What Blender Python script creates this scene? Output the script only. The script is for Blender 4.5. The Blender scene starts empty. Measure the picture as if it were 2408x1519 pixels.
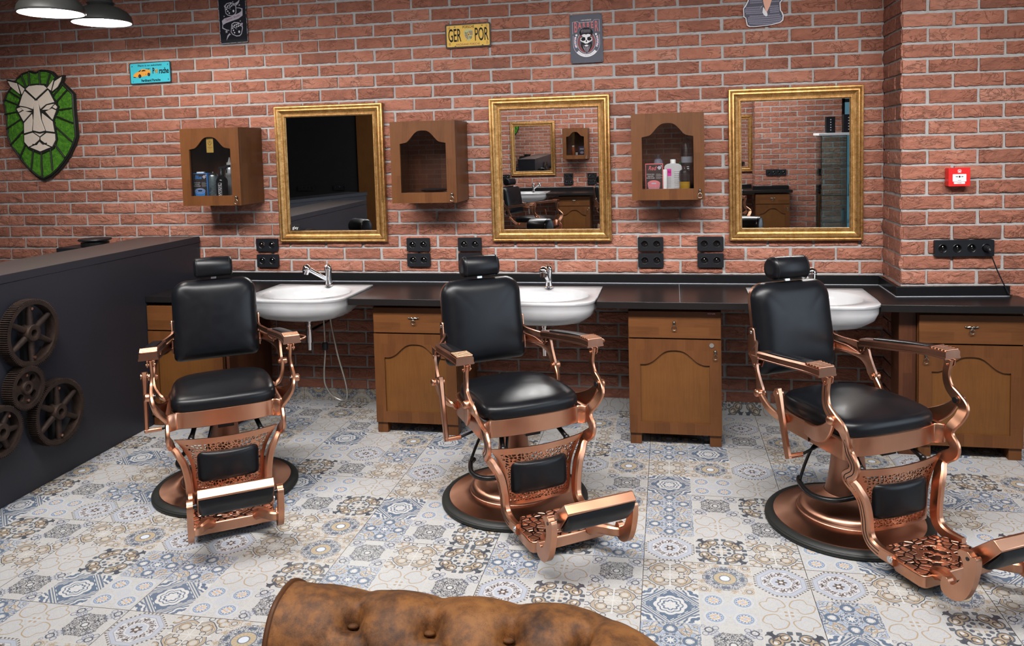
# Barbershop: brick wall with gilt mirrors, copper barber chairs, patchwork tile floor.
import bpy, bmesh, math, random
from mathutils import Vector, Matrix, noise
from mathutils.geometry import tessellate_polygon

random.seed(7)
PI = math.pi
COL = bpy.context.scene.collection
sin, cos, rad = math.sin, math.cos, math.radians


# ------------------------------------------------------------------ mesh kit
class MB:
    """Collects vertices and faces; build() links ONE mesh object."""

    def __init__(self):
        self.v, self.f, self.mi = [], [], []
        self.m = 0

    def add(self, vs, fs, M=None):
        b = len(self.v)
        if M is not None:
            vs = [M @ Vector(p) for p in vs]
        self.v += [tuple(p) for p in vs]
        for f in fs:
            self.f.append(tuple(i + b for i in f))
            self.mi.append(self.m)
        return self

    def box(self, x0, x1, y0, y1, z0, z1, M=None):
        vs = [(x0, y0, z0), (x1, y0, z0), (x1, y1, z0), (x0, y1, z0), (x0, y0, z1), (x1, y0, z1), (x1, y1, z1), (x0, y1, z1)]
        return self.add(vs, [(0, 3, 2, 1), (4, 5, 6, 7), (0, 1, 5, 4), (1, 2, 6, 5), (2, 3, 7, 6), (3, 0, 4, 7)], M)

    def prism(self, loops, a0, a1, ax='y', M=None):
        """Polygon (first loop outer, others holes) of 2D points extruded along ax between a0 and a1."""
        if isinstance(loops[0][0], (int, float)):
            loops = [loops]
        def P(p, a):
            return {'y': (p[0], a, p[1]), 'x': (a, p[0], p[1]), 'z': (p[0], p[1], a)}[ax]
        flat = [p for l in loops for p in l]
        n = len(flat)
        tris = tessellate_polygon([[Vector((p[0], p[1], 0)) for p in l] for l in loops])
        vs = [P(p, a0) for p in flat] + [P(p, a1) for p in flat]
        fs = [tuple(t) for t in tris] + [tuple(i + n for i in reversed(t)) for t in tris]
        o = 0
        for l in loops:
            k = len(l)
            for i in range(k):
                j = (i + 1) % k
                fs.append((o + i, o + j, o + j + n, o + i + n))
            o += k
        return self.add(vs, fs, M)

    def lathe(self, prof, seg=32, M=None, a0=0.0, a1=2 * PI, cap=True):
        """Profile [(r, z)...] round the z axis."""
        full = abs(a1 - a0 - 2 * PI) < 1e-6
        ns = seg if full else seg + 1
        vs, fs = [], []
        for r, z in prof:
            for k in range(ns):
                t = a0 + (a1 - a0) * k / seg
                vs.append((r * cos(t), r * sin(t), z))
        for i in range(len(prof) - 1):
            for k in range(seg):
                j = (k + 1) % ns
                fs.append((i * ns + k, i * ns + j, (i + 1) * ns + j, (i + 1) * ns + k))
        if cap and full:
            if prof[0][0] > 1e-6:
                fs.append(tuple(reversed(range(ns))))
            if prof[-1][0] > 1e-6:
                fs.append(tuple((len(prof) - 1) * ns + k for k in range(ns)))
        return self.add(vs, fs, M)

    def cyl(self, p, q, r, seg=16, r2=None):
        p, q = Vector(p), Vector(q)
        d = q - p
        M = Matrix.Translation(p) @ d.to_track_quat('Z', 'Y').to_matrix().to_4x4()
        return self.lathe([(r, 0), (r if r2 is None else r2, d.length)], seg, M)

    def ball(self, c, r, seg=16, sc=(1, 1, 1), M=None):
        pr = [(r * sin(PI * i / (seg // 2)), -r * cos(PI * i / (seg // 2))) for i in range(seg // 2 + 1)]
        T = Matrix.Translation(Vector(c)) @ Matrix.Diagonal((*sc, 1))
        return self.lathe(pr, seg, (M @ T) if M else T, cap=False)

    def tube(self, pts, r, seg=10, closed=False):
        pts = [Vector(p) for p in pts]
        n = len(pts)
        rs = r if isinstance(r, (list, tuple)) else [r] * n
        vs, fs = [], []
        up = None
        for i in range(n):
            a = pts[(i - 1) % n] if (closed or i > 0) else pts[i]
            b = pts[(i + 1) % n] if (closed or i < n - 1) else pts[i]
            t = (b - a).normalized()
            if up is None:
                up = Vector((0, 0, 1)) if abs(t.z) < .9 else Vector((1, 0, 0))
            s = t.cross(up).normalized()
            up = s.cross(t).normalized()
            for k in range(seg):
                w = 2 * PI * k / seg
                vs.append(pts[i] + (s * cos(w) + up * sin(w)) * rs[i])
        for i in range(n if closed else n - 1):
            for k in range(seg):
                j = (k + 1) % seg
                i2 = (i + 1) % n
                fs.append((i * seg + k, i * seg + j, i2 * seg + j, i2 * seg + k))
        if not closed:
            fs.append(tuple(reversed(range(seg))))
            fs.append(tuple((n - 1) * seg + k for k in range(seg)))
        return self.add(vs, fs)

    def sweep(self, pts, sizes, axis=(1, 0, 0), smooth=6, off=(0, 0)):
        """Rectangular bar along pts; sizes = (along axis, across) per point; off moves the bar in its own section."""
        P = catmull([Vector(p) for p in pts], smooth)
        S = catmull([Vector((s[0], s[1], 0)) for s in sizes], smooth)
        X = Vector(axis)
        n = len(P)
        vs, fs = [], []
        for i in range(n):
            t = (P[min(i + 1, n - 1)] - P[max(i - 1, 0)]).normalized()
            N = (X - t * X.dot(t)).normalized()
            B = t.cross(N)
            c = P[i] + N * off[0] + B * off[1]
            a, b = S[i].x / 2, S[i].y / 2
            ch = min(a, b) * .45
            for (u, w) in ((a - ch, b), (a, b - ch), (a, -b + ch), (a - ch, -b), (-a + ch, -b), (-a, -b + ch), (-a, b - ch), (-a + ch, b)):
                vs.append(c + N * u + B * w)
        for i in range(n - 1):
            for k in range(8):
                j = (k + 1) % 8
                fs.append((i * 8 + k, i * 8 + j, i * 8 + 8 + j, i * 8 + 8 + k))
        fs.append(tuple(range(8)))
        fs.append(tuple((n - 1) * 8 + k for k in reversed(range(8))))
        return self.add(vs, fs)

    def grid(self, nu, nv, fn):
        """Open sheet of fn(u, v), u and v in 0..1."""
        vs = [fn(i / nu, j / nv) for j in range(nv + 1) for i in range(nu + 1)]
        fs = [(j * (nu + 1) + i, j * (nu + 1) + i + 1, (j + 1) * (nu + 1) + i + 1, (j + 1) * (nu + 1) + i) for j in range(nv) for i in range(nu)]
        return self.add(vs, fs)

    def build(self, name, mat, parent=None, bevel=0, seg=2, angle=38, sub=0, recalc=True, smooth=True):
        me = bpy.data.meshes.new(name)
        me.from_pydata(self.v, [], self.f)
        mats = mat if isinstance(mat, (list, tuple)) else [mat]
        for m in mats:
            me.materials.append(m)
        if len(mats) > 1:
            me.polygons.foreach_set('material_index', self.mi)
        if recalc:
            bm = bmesh.new()
            bm.from_mesh(me)
            bmesh.ops.remove_doubles(bm, verts=bm.verts, dist=1e-6)
            bmesh.ops.recalc_face_normals(bm, faces=bm.faces)
            bm.to_mesh(me)
            bm.free()
        if smooth:
            me.polygons.foreach_set('use_smooth', [True] * len(me.polygons))
            me.set_sharp_from_angle(angle=rad(angle))
        me.update()
        o = bpy.data.objects.new(name, me)
        COL.objects.link(o)
        if parent is not None:
            o.parent = parent
        if bevel:
            b = o.modifiers.new('bevel', 'BEVEL')
            b.width, b.segments, b.limit_method, b.angle_limit = bevel, seg, 'ANGLE', rad(35)
            b.harden_normals = False
        if sub:
            s = o.modifiers.new('sub', 'SUBSURF')
            s.levels = s.render_levels = sub
        return o


def catmull(P, k):
    if k <= 1 or len(P) < 3:
        return list(P)
    out = []
    for i in range(len(P) - 1):
        a, b, c, d = P[max(i - 1, 0)], P[i], P[i + 1], P[min(i + 2, len(P) - 1)]
        for j in range(k):
            t = j / k
            out.append(.5 * ((2 * b) + (c - a) * t + (2 * a - 5 * b + 4 * c - d) * t * t + (3 * b - a - 3 * c + d) * t ** 3))
    out.append(P[-1])
    return out


def rrect(x0, x1, z0, z1, r, n=5):
    """Rounded rectangle outline; r one radius or (bl, br, tr, tl)."""
    R = r if isinstance(r, (list, tuple)) else (r,) * 4
    out = []
    for (cx, cz, a, q) in ((x0 + R[0], z0 + R[0], PI, R[0]), (x1 - R[1], z0 + R[1], 1.5 * PI, R[1]), (x1 - R[2], z1 - R[2], 0, R[2]), (x0 + R[3], z1 - R[3], .5 * PI, R[3])):
        for i in range(n + 1):
            t = a + .5 * PI * i / n
            out.append((cx + q * cos(t), cz + q * sin(t)))
    return out


def padded(x0, x1, z0, z1, r, d, puff, n=26, back=True):
    """Upholstered pad on a rounded rectangle: rolled edges, softly crowned face towards -y, flat back at y = 0."""
    R = r if isinstance(r, (list, tuple)) else (r,) * 4
    o = rrect(x0, x1, z0, z1, R, 8)
    cx, cz = (x0 + x1) / 2, (z0 + z1) / 2
    w, h = (x1 - x0) / 2, (z1 - z0) / 2
    def edge(a, b):      # where the ray from the centre meets the outline
        best = 0
        for i in range(len(o)):
            p, q = o[i], o[(i + 1) % len(o)]
            px, pz, qx, qz = p[0] - cx, p[1] - cz, q[0] - p[0], q[1] - p[1]
            den = a * qz - b * qx
            if abs(den) < 1e-12:
                continue
            t = (px * qz - pz * qx) / den
            s = (px * b - pz * a) / den
            if t > 0 and -1e-6 <= s <= 1 + 1e-6:
                best = max(best, t)
        return best
    m = MB()
    N = 2 * n
    vs, fs = [], []
    ks = [sin(PI / 2 * (i / n)) if i >= 0 else -sin(PI / 2 * (-i / n)) for i in range(-n, n + 1)]
    for v in ks:
        for u in ks:
            mx = max(abs(u), abs(v))
            if mx < 1e-9:
                x, z = 0, 0
            else:
                t = edge(u / mx * w, v / mx * h) * mx
                x, z = u / mx * w * t, v / mx * h * t
            vs.append((cx + x, -(d * max(0, 1 - mx ** 9) ** .55 + puff * (1 - u * u) * (1 - v * v)), cz + z))
    I = lambda i, j: j * (N + 1) + i
    fs = [(I(i, j), I(i + 1, j), I(i + 1, j + 1), I(i, j + 1)) for j in range(N) for i in range(N)]
    ring = [I(i, 0) for i in range(N)] + [I(N, j) for j in range(N)] + [I(i, N) for i in range(N, 0, -1)] + [I(0, j) for j in range(N, 0, -1)]
    if back:
        fs.append(tuple(reversed(ring)))
    return m.add(vs, fs)


def cushion(outline, d, edge, depth_fn, n=6, back=True):
    """Padded slab: outline (2D points) inset in rings towards its centre, bulging by depth_fn(k in 0..1). Returns MB in (x, y, z) with y = depth."""
    m = MB()
    cx = sum(p[0] for p in outline) / len(outline)
    cz = sum(p[1] for p in outline) / len(outline)
    rings = []
    ks = [i / n for i in range(n + 1)]
    L = len(outline)
    vs = [(p[0], 0.0, p[1]) for p in outline]
    for k in ks:
        s = 1 - edge * (1 - cos(k * PI / 2))
        vs += [(cx + (p[0] - cx) * s, -d * sin(k * PI / 2), cz + (p[1] - cz) * s) for p in outline]
    top = len(vs) - L
    for j in (.8, .6, .4, .2):
        s = (1 - edge) * j
        vs += [(cx + (p[0] - cx) * s, -d - depth_fn(1 - j), cz + (p[1] - cz) * s) for p in outline]
    vs.append((cx, -d - depth_fn(1), cz))
    fs = []
    nr = (len(vs) - 1) // L
    for r in range(nr - 1):
        for i in range(L):
            j = (i + 1) % L
            fs.append((r * L + i, r * L + j, r * L + L + j, r * L + L + i))
    for i in range(L):
        fs.append(((nr - 1) * L + i, (nr - 1) * L + (i + 1) % L, len(vs) - 1))
    if back:
        fs.append(tuple(reversed(range(L))))
    return m.add(vs, fs)


# ------------------------------------------------------------------ scene graph
def tag(o, label, cat, group=None, kind=None):
    o['label'] = label
    o['category'] = cat
    if group:
        o['group'] = group
    if kind:
        o['kind'] = kind
    return o


def thing(name, label, cat, loc=(0, 0, 0), rz=0.0, group=None):
    o = bpy.data.objects.new(name, None)
    o.empty_display_size = .05
    COL.objects.link(o)
    o.location = loc
    o.rotation_euler = (0, 0, rz)
    return tag(o, label, cat, group)


def structure(o):
    o['kind'] = 'structure'
    return o


def dup(o, parent=None, label=None, loc=None, rz=None):
    """Copy of a thing with copies of its parts and sub-parts."""
    c = o.copy()
    COL.objects.link(c)
    if parent is not None:
        c.parent = parent
    for ch in list(o.children):
        dup(ch, c)
    if label:
        c['label'] = label
    if loc is not None:
        c.location = loc
    if rz is not None:
        c.rotation_euler = (0, 0, rz)
    return c


def text(s, size, name, mat, parent, M, sx=1.0, ext=.0004, align='CENTER', shear=0.0, spacing=1.0, bold=0.0):
    """Raised lettering: text in the local xz plane facing -y, placed by M."""
    cu = bpy.data.curves.new('lettering', 'FONT')
    cu.body, cu.size, cu.extrude, cu.align_x, cu.align_y = s, size, ext, align, 'CENTER'
    cu.shear, cu.space_character = shear, spacing
    cu.resolution_u = 3
    cu.offset = bold
    t = bpy.data.objects.new('lettering', cu)
    COL.objects.link(t)
    me = bpy.data.meshes.new_from_object(t.evaluated_get(bpy.context.evaluated_depsgraph_get()))
    bpy.data.objects.remove(t)
    R = Matrix.Rotation(PI / 2, 4, 'X')
    me.transform(M @ R @ Matrix.Diagonal((sx, 1, 1, 1)))
    me.materials.clear()
    me.materials.append(mat)
    me.name = name
    o = bpy.data.objects.new(name, me)
    COL.objects.link(o)
    o.parent = parent
    return o


T = lambda x, y, z: Matrix.Translation((x, y, z))

# ------------------------------------------------------------------ node language
class G:
    """A node graph; values wrap sockets so that formulas read as formulas."""

    def __init__(self, name):
        self.mat = bpy.data.materials.new(name)
        self.mat.use_nodes = True
        self.t = self.mat.node_tree
        self.t.nodes.clear()
        self.out = self.t.nodes.new('ShaderNodeOutputMaterial')

    def node(self, kind, **kw):
        n = self.t.nodes.new(kind)
        for k, v in kw.items():
            setattr(n, k, v)
        return n

    def link(self, a, b):
        self.t.links.new(a.s if isinstance(a, V) else a, b)

    def put(self, sock, val):
        if isinstance(val, V):
            self.t.links.new(val.s, sock)
        elif isinstance(val, (tuple, list)):
            sock.default_value = tuple(val) + ((1,) if len(val) == 3 and len(sock.default_value) == 4 else ())
        else:
            sock.default_value = val

    def math(self, op, a, b=None, c=None):
        n = self.node('ShaderNodeMath', operation=op)
        self.put(n.inputs[0], a)
        if b is not None:
            self.put(n.inputs[1], b)
        if c is not None:
            self.put(n.inputs[2], c)
        return V(self, n.outputs[0])

    def coord(self, which='Object'):
        n = self.node('ShaderNodeTexCoord')
        return V(self, n.outputs[which])

    def xyz(self, v):
        n = self.node('ShaderNodeSeparateXYZ')
        self.link(v, n.inputs[0])
        return [V(self, o) for o in n.outputs]

    def vec(self, x, y, z=0.0):
        n = self.node('ShaderNodeCombineXYZ')
        for i, a in enumerate((x, y, z)):
            self.put(n.inputs[i], a)
        return V(self, n.outputs[0])

    def scaled(self, v, s):
        n = self.node('ShaderNodeMapping')
        self.link(v, n.inputs[0])
        n.inputs['Scale'].default_value = s
        return V(self, n.outputs[0])

    def noise(self, v, scale, detail=4, rough=.55, dist=0.0):
        n = self.node('ShaderNodeTexNoise')
        if v is not None:
            self.link(v, n.inputs['Vector'])
        for k, x in (('Scale', scale), ('Detail', detail), ('Roughness', rough), ('Distortion', dist)):
            n.inputs[k].default_value = x
        return V(self, n.outputs[0])

    def voro(self, v, scale, feature='F1', out=0, rnd=1.0):
        n = self.node('ShaderNodeTexVoronoi', feature=feature)
        self.link(v, n.inputs['Vector'])
        n.inputs['Scale'].default_value = scale
        n.inputs['Randomness'].default_value = rnd
        return V(self, n.outputs[out])

    def mix(self, f, a, b):
        n = self.node('ShaderNodeMix', data_type='RGBA')
        self.put(n.inputs[0], f)
        self.put(n.inputs[6], a)
        self.put(n.inputs[7], b)
        return V(self, n.outputs[2])

    def ramp(self, f, stops):
        n = self.node('ShaderNodeValToRGB')
        self.put(n.inputs[0], f)
        e = n.color_ramp.elements
        while len(e) < len(stops):
            e.new(.5)
        for i, (p, c) in enumerate(stops):
            e[i].position = p
            e[i].color = tuple(c) + (1,) if len(c) == 3 else c
        return V(self, n.outputs[0])

    def step(self, a, lo, hi):
        n = self.node('ShaderNodeMapRange', interpolation_type='SMOOTHSTEP')
        self.put(n.inputs[0], a)
        n.inputs[1].default_value, n.inputs[2].default_value = lo, hi
        return V(self, n.outputs[0])

    def bump(self, h, strength, dist=.01, normal=None):
        n = self.node('ShaderNodeBump')
        n.inputs['Strength'].default_value = strength
        n.inputs['Distance'].default_value = dist
        self.link(h, n.inputs['Height'])
        if normal is not None:
            self.link(normal, n.inputs['Normal'])
        return V(self, n.outputs[0])

    def shade(self, color, rough=.5, metal=0.0, normal=None, **kw):
        b = self.node('ShaderNodeBsdfPrincipled')
        self.put(b.inputs['Base Color'], color)
        self.put(b.inputs['Roughness'], rough)
        self.put(b.inputs['Metallic'], metal)
        if normal is not None:
            self.link(normal, b.inputs['Normal'])
        for k, v in kw.items():
            self.put(b.inputs[k.replace('_', ' ')], v)
        self.t.links.new(b.outputs[0], self.out.inputs[0])
        return self.mat


class V:
    def __init__(self, g, s):
        self.g, self.s = g, s
    def __add__(a, b): return a.g.math('ADD', a, b)
    def __radd__(a, b): return a.g.math('ADD', a, b)
    def __sub__(a, b): return a.g.math('SUBTRACT', a, b)
    def __rsub__(a, b): return a.g.math('SUBTRACT', b, a)
    def __mul__(a, b): return a.g.math('MULTIPLY', a, b)
    def __rmul__(a, b): return a.g.math('MULTIPLY', a, b)
    def __truediv__(a, b): return a.g.math('DIVIDE', a, b)
    def __lt__(a, b): return a.g.math('LESS_THAN', a, b)
    def __gt__(a, b): return a.g.math('GREATER_THAN', a, b)
    def __abs__(a): return a.g.math('ABSOLUTE', a)
    def fract(a): return a.g.math('FRACT', a)
    def sin(a): return a.g.math('SINE', a)
    def cos(a): return a.g.math('COSINE', a)
    def max(a, b): return a.g.math('MAXIMUM', a, b)
    def min(a, b): return a.g.math('MINIMUM', a, b)
    def sqrt(a): return a.g.math('SQRT', a)
    def near(a, c, w): return a.g.math('LESS_THAN', abs(a - c), w)


def plain(name, color, rough=.5, metal=0.0, bump=0.0, bscale=300, **kw):
    if not metal:
        kw.setdefault('Specular_IOR_Level', .3)
    g = G(name)
    n = None
    c = color
    if bump:
        h = g.noise(g.coord(), bscale, 3)
        n = g.bump(h, bump, .002)
    else:
        h = g.noise(g.coord(), 14, 3)
    c = g.mix(h, tuple(x * .9 for x in color), tuple(min(1, x * 1.1) for x in color))
    return g.shade(c, rough, metal, n, **kw)


def copper_mat(name, hi, lo, rough, dark, brush=.05, spun=False):
    g = G(name)
    co = g.coord()
    a = g.noise(co, 6, 2, .5)
    streak = g.noise(g.scaled(co, (260, 260, 14)), 1, 2)
    m = g.step(a, .25, .8)
    c = g.mix(m, lo, hi)
    c = g.mix((streak * dark), c, tuple(x * .55 for x in lo))
    r = rough + (a - .5) * .12 + streak * .05
    kw = {}
    if spun:      # lathe-brushed: highlights fan out from the axis
        tg = g.node('ShaderNodeTangent', direction_type='RADIAL', axis='Z')
        kw = dict(Anisotropic=.8, Tangent=V(g, tg.outputs[0]))
    return g.shade(c, r, 1.0, g.bump(streak, brush, .001), **kw)


def wood_mat(name, light, mid, dark, horizontal=False, rough=.38, staves=.26):
    """Finger-jointed stave wood: staves of varied tone plus fine grain."""
    g = G(name)
    co = g.coord()
    x, y, z = g.xyz(co)
    s, l = ((z, x) if horizontal else (x + y * .7, z))
    k = g.vec(s / .045, l / .26)
    b = g.node('ShaderNodeTexBrick')
    b.offset, b.squash = .37, 1.0
    g.link(g.vec(l / .26 + 10, s / .043 + 10), b.inputs['Vector'])
    b.inputs['Scale'].default_value = 1.0
    b.inputs['Mortar Size'].default_value = 0.0
    b.inputs['Brick Width'].default_value = 1.0
    b.inputs['Row Height'].default_value = 1.0
    b.inputs['Color1'].default_value = (0, 0, 0, 1)
    b.inputs['Color2'].default_value = (1, 1, 1, 1)
    stave = V(g, b.outputs[0])
    sc = (9, 9, 130) if horizontal else (130, 130, 9)
    grain = g.noise(g.scaled(co, sc), 1, 5, .6)
    cloud = g.noise(co, 7, 3)
    f = (stave - .5) * staves + .15 + grain * .42 + cloud * .3
    c = g.ramp(f, [(.2, dark), (.5, mid), (.82, light)])
    return g.shade(c, g.math('ADD', grain * .15, rough - .05), 0, g.bump(grain, .08, .001), Specular_IOR_Level=.28)


def brick_mat():
    g = G('red_brick')
    co = g.coord()
    geo = g.node('ShaderNodeNewGeometry')
    rnd = V(g, geo.outputs['Random Per Island'])
    x, y, z = g.xyz(co)
    rn = g.vec(x + rnd * 37.0, y, z + rnd * 19.0)
    cloud = g.noise(rn, 9, 3, .6)
    fine = g.noise(rn, 120, 4, .7)
    wr = g.noise(g.scaled(rn, (1, 1, 1.7)), 13, 5, .58, .8)
    crack = g.step(abs(g.noise(g.scaled(rn, (.8, 1, 1.5)), 11, 4, .6, 1.6) - .5), .030, .0) * g.step(cloud, .42, .58)
    tone = rnd * .45 + cloud * .75 - .1
    c = g.ramp(tone, [(.12, (.165, .066, .044)), (.36, (.285, .105, .066)), (.6, (.36, .140, .090)), (.85, (.43, .195, .135))])
    c = g.mix(g.step(fine, .55, .8) * .35, c, (.52, .27, .19))
    c = g.mix(g.step(wr, .50, .36) * .28, c, (.20, .07, .045))
    c = g.mix(crack * .34, c, (.13, .045, .03))
    h = wr * 1.5 + fine * .22 - crack * .35
    return g.shade(c, .85, 0, g.bump(h, .8, .020))


def mortar_mat():
    g = G('grey_mortar')
    co = g.coord()
    a, b = g.noise(co, 16, 4), g.noise(co, 190, 4, .7)
    c = g.ramp(a * .6 + b * .4, [(.25, (.265, .252, .245)), (.5, (.365, .352, .348)), (.75, (.45, .44, .436))])
    return g.shade(c, .95, 0, g.bump(b + a, .5, .006))


def leather_mat(name, base, rough=.36):
    g = G(name)
    co = g.coord()
    v = g.voro(co, 420)
    n = g.noise(co, 22, 4)
    w = g.noise(co, 60, 3, .6, 1.5)
    r = rough + n * .14
    return g.shade(g.mix(n, base, tuple(x * 1.6 for x in base)), r, 0, g.bump(v * .3 + w * .5, .035, .002), Specular_IOR_Level=.22)


def sofa_mat():
    g = G('worn_brown_leather')
    co = g.coord()
    big = g.noise(co, 9, 5, .62, .4)
    mid = g.noise(co, 40, 6, .7)
    cr = g.voro(co, 380, 'DISTANCE_TO_EDGE')
    gr = g.voro(co, 330)
    t = big * .62 + mid * .42
    c = g.ramp(t, [(.36, (.032, .014, .007)), (.46, (.125, .048, .014)), (.57, (.25, .096, .023)), (.74, (.34, .145, .041))])
    c = g.mix(g.step(cr, .10, .0) * g.step(mid, .58, .42) * .5, c, (.035, .014, .007))
    return g.shade(c, .5 + mid * .2, 0, g.bump(cr * .35 + gr * .3 + mid * .5, .25, .003))


def gold_mat():
    g = G('antique_gold')
    co = g.coord()
    x, y, z = g.xyz(co)
    n = g.noise(g.scaled(co, (30, 30, 30)), 1, 6, .7)
    f = g.noise(co, 150, 4, .7)
    c = g.ramp(n * .6 + f * .4, [(.32, (.16, .075, .020)), (.48, (.38, .205, .068)), (.62, (.55, .33, .135)), (.8, (.74, .50, .27))])
    return g.shade(c, .30 + f * .2, .85, g.bump(f, .12, .002))


def rust_mat():
    g = G('rusty_iron')
    co = g.coord()
    n, f = g.noise(co, 22, 6, .65), g.noise(co, 160, 4, .7)
    c = g.ramp(n * .65 + f * .35, [(.3, (.012, .009, .008)), (.5, (.036, .022, .017)), (.68, (.070, .037, .025)), (.85, (.115, .075, .055))])
    return g.shade(c, .55 + f * .2, .55, g.bump(n + f * .6, .4, .003))


def moss_mat():
    g = G('green_moss')
    co = g.coord()
    n, f = g.noise(co, 45, 6, .7), g.noise(co, 260, 5, .75)
    c = g.ramp(n * .5 + f * .5, [(.3, (.010, .07, .003)), (.46, (.055, .24, .008)), (.58, (.14, .44, .016)), (.78, (.36, .68, .06))])
    return g.shade(c, .95, 0, g.bump(n + f, 1.0, .012))


def glass_mat(name, tint=(1, 1, 1), refl=.12):
    g = G(name)
    tr = g.node('ShaderNodeBsdfTransparent')
    tr.inputs[0].default_value = (*tint, 1)
    gl = g.node('ShaderNodeBsdfGlossy')
    gl.inputs['Roughness'].default_value = .0
    fr = g.node('ShaderNodeFresnel')
    fr.inputs[0].default_value = 1.5
    mx = g.node('ShaderNodeMixShader')
    g.link(g.math('ADD', V(g, fr.outputs[0]), refl - .04), mx.inputs[0])
    g.t.links.new(tr.outputs[0], mx.inputs[1])
    g.t.links.new(gl.outputs[0], mx.inputs[2])
    g.t.links.new(mx.outputs[0], g.out.inputs[0])
    return g.mat


def glow_mat(name, color, strength):
    g = G(name)
    e = g.node('ShaderNodeEmission')
    e.inputs[0].default_value = (*color, 1)
    e.inputs[1].default_value = strength
    g.t.links.new(e.outputs[0], g.out.inputs[0])
    return g.mat


def relief_mat():
    """Cast copper foot plate: raised cobbles with darkened grooves."""
    g = G('cast_copper_relief')
    co = g.coord()
    e = g.voro(g.scaled(co, (1, 1, .2)), 33, 'DISTANCE_TO_EDGE')
    x, y, z = g.xyz(co)
    r = ((x / .062) * (x / .062) + ((y + .455) / .062) * ((y + .455) / .062)).sqrt()
    ring = abs(r - 1.0)
    inside = r < .9
    h = g.step(e, .03, .16)
    blob = g.step(g.noise(co, 34, 2), .47, .56)
    h = h * (1.0 - inside) + blob * inside
    h2 = h.max(g.step(ring, .16, .04))
    c = g.mix(g.step(h2, .15, .6), (.035, .02, .018), (.80, .43, .29))
    return g.shade(c, .3, 1.0, g.bump(h2, 1.0, .008))


M = {}
M['copper'] = copper_mat('bright_copper', (.64, .33, .21), (.50, .245, .15), .28, .15)
M['copper_dark'] = copper_mat('aged_copper', (.60, .325, .225), (.42, .21, .14), .34, .12, .0, True)
M['copper_arm'] = copper_mat('antique_copper', (.56, .31, .215), (.36, .185, .125), .30, .3)
M['relief'] = relief_mat()
M['leather'] = leather_mat('black_leather', (.0036, .004, .0052), .25)
M['seam'] = plain('black_stitching', (.008, .008, .009), .6)
M['rubber'] = plain('black_rubber', (.016, .017, .016), .5, 0, .15, 200)
M['black_metal'] = plain('black_steel', (.012, .012, .013), .3, .3)
M['groove'] = plain('dark_groove', (.012, .008, .007), .7)
M['chrome'] = plain('polished_chrome', (.82, .83, .85), .06, 1.0)
M['steel'] = plain('brushed_steel', (.55, .55, .55), .28, 1.0)
M['hose'] = plain('ribbed_steel_hose', (.36, .34, .31), .35, .9)
M['pewter'] = plain('dark_pewter', (.20, .18, .155), .3, 1.0)
M['plastic'] = plain('black_plastic', (.008, .009, .012), .42, Specular_IOR_Level=.3)
M['well'] = plain('black_socket_well', (.005, .005, .006), .3)
M['worktop'] = plain('black_laminate', (.010, .0085, .009), .28, 0, .05, 90, Specular_IOR_Level=.3)
M['worktop_edge'] = plain('black_edging', (.007, .007, .008), .28, Specular_IOR_Level=.3)
M['silicone'] = plain('grey_silicone', (.36, .38, .43), .4)
M['porcelain'] = plain('white_porcelain', (.48, .478, .49), .10, Specular_IOR_Level=.5)
M['wood'] = wood_mat('walnut_stave', (.130, .050, .0160), (.100, .0365, .0112), (.062, .022, .007))
M['wood_h'] = wood_mat('walnut_stave_level', (.132, .051, .016), (.102, .0375, .0115), (.063, .0225, .007), True)
M['wood_panel'] = wood_mat('oak_veneer', (.150, .062, .0165), (.118, .046, .0115), (.072, .0265, .007), staves=.05)
M['wood_dark'] = wood_mat('dark_walnut', (.10, .035, .014), (.055, .018, .008), (.028, .009, .005))
M['gold'] = gold_mat()
M['mirror'] = plain('silvered_glass', (.88, .89, .89), .0, 1.0)
M['glass'] = glass_mat('clear_glass', (.95, .96, .96), .045)
M['glass_blue'] = glass_mat('blue_tinted_glass', (.66, .90, .95), .10)
M['brick'] = brick_mat()
M['mortar'] = mortar_mat()
M['sofa'] = sofa_mat()
M['rust'] = rust_mat()
M['moss'] = moss_mat()
M['bolt'] = plain('copper_bolt', (.75, .42, .32), .3, 1.0)
M['counter'] = plain('anthracite_laminate', (.024, .024, .031), .38, 0, .04, 60, Specular_IOR_Level=.25)
M['counter_top'] = plain('taupe_laminate', (.052, .044, .043), .34)
M['lion_black'] = plain('black_painted_wood', (.014, .015, .013), .5)
M['lion_cream'] = plain('pale_birch', (.66, .57, .49), .55, 0, .08, 120)
M['shade'] = plain('graphite_enamel', (.035, .035, .033), .42)
M['shade_in'] = plain('white_enamel', (.85, .85, .83), .4)
M['bulb'] = glow_mat('lit_bulb', (1, .97, .93), 60.0)
M['white'] = plain('white_card', (.75, .75, .75), .5)
M['red'] = plain('red_plastic', (.62, .022, .022), .3)
M['ink'] = plain('black_ink', (.010, .010, .012), .6, Specular_IOR_Level=.12)
M['paint_dark'] = plain('matt_black_paint', (.008, .008, .009), .75)
M['ceiling'] = plain('dark_ceiling_paint', (.07, .068, .066), .9)
M['plaster'] = plain('warm_grey_plaster', (.34, .31, .29), .9)


# ------------------------------------------------------------------ patchwork tile patterns
CREAM, BLUE, TAN, DARK, GREY, BROWN, PALE = (.365, .358, .346), (.082, .112, .16), (.285, .22, .15), (.045, .05, .062), (.33, .355, .41), (.085, .062, .05), (.415, .41, .402)


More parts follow.
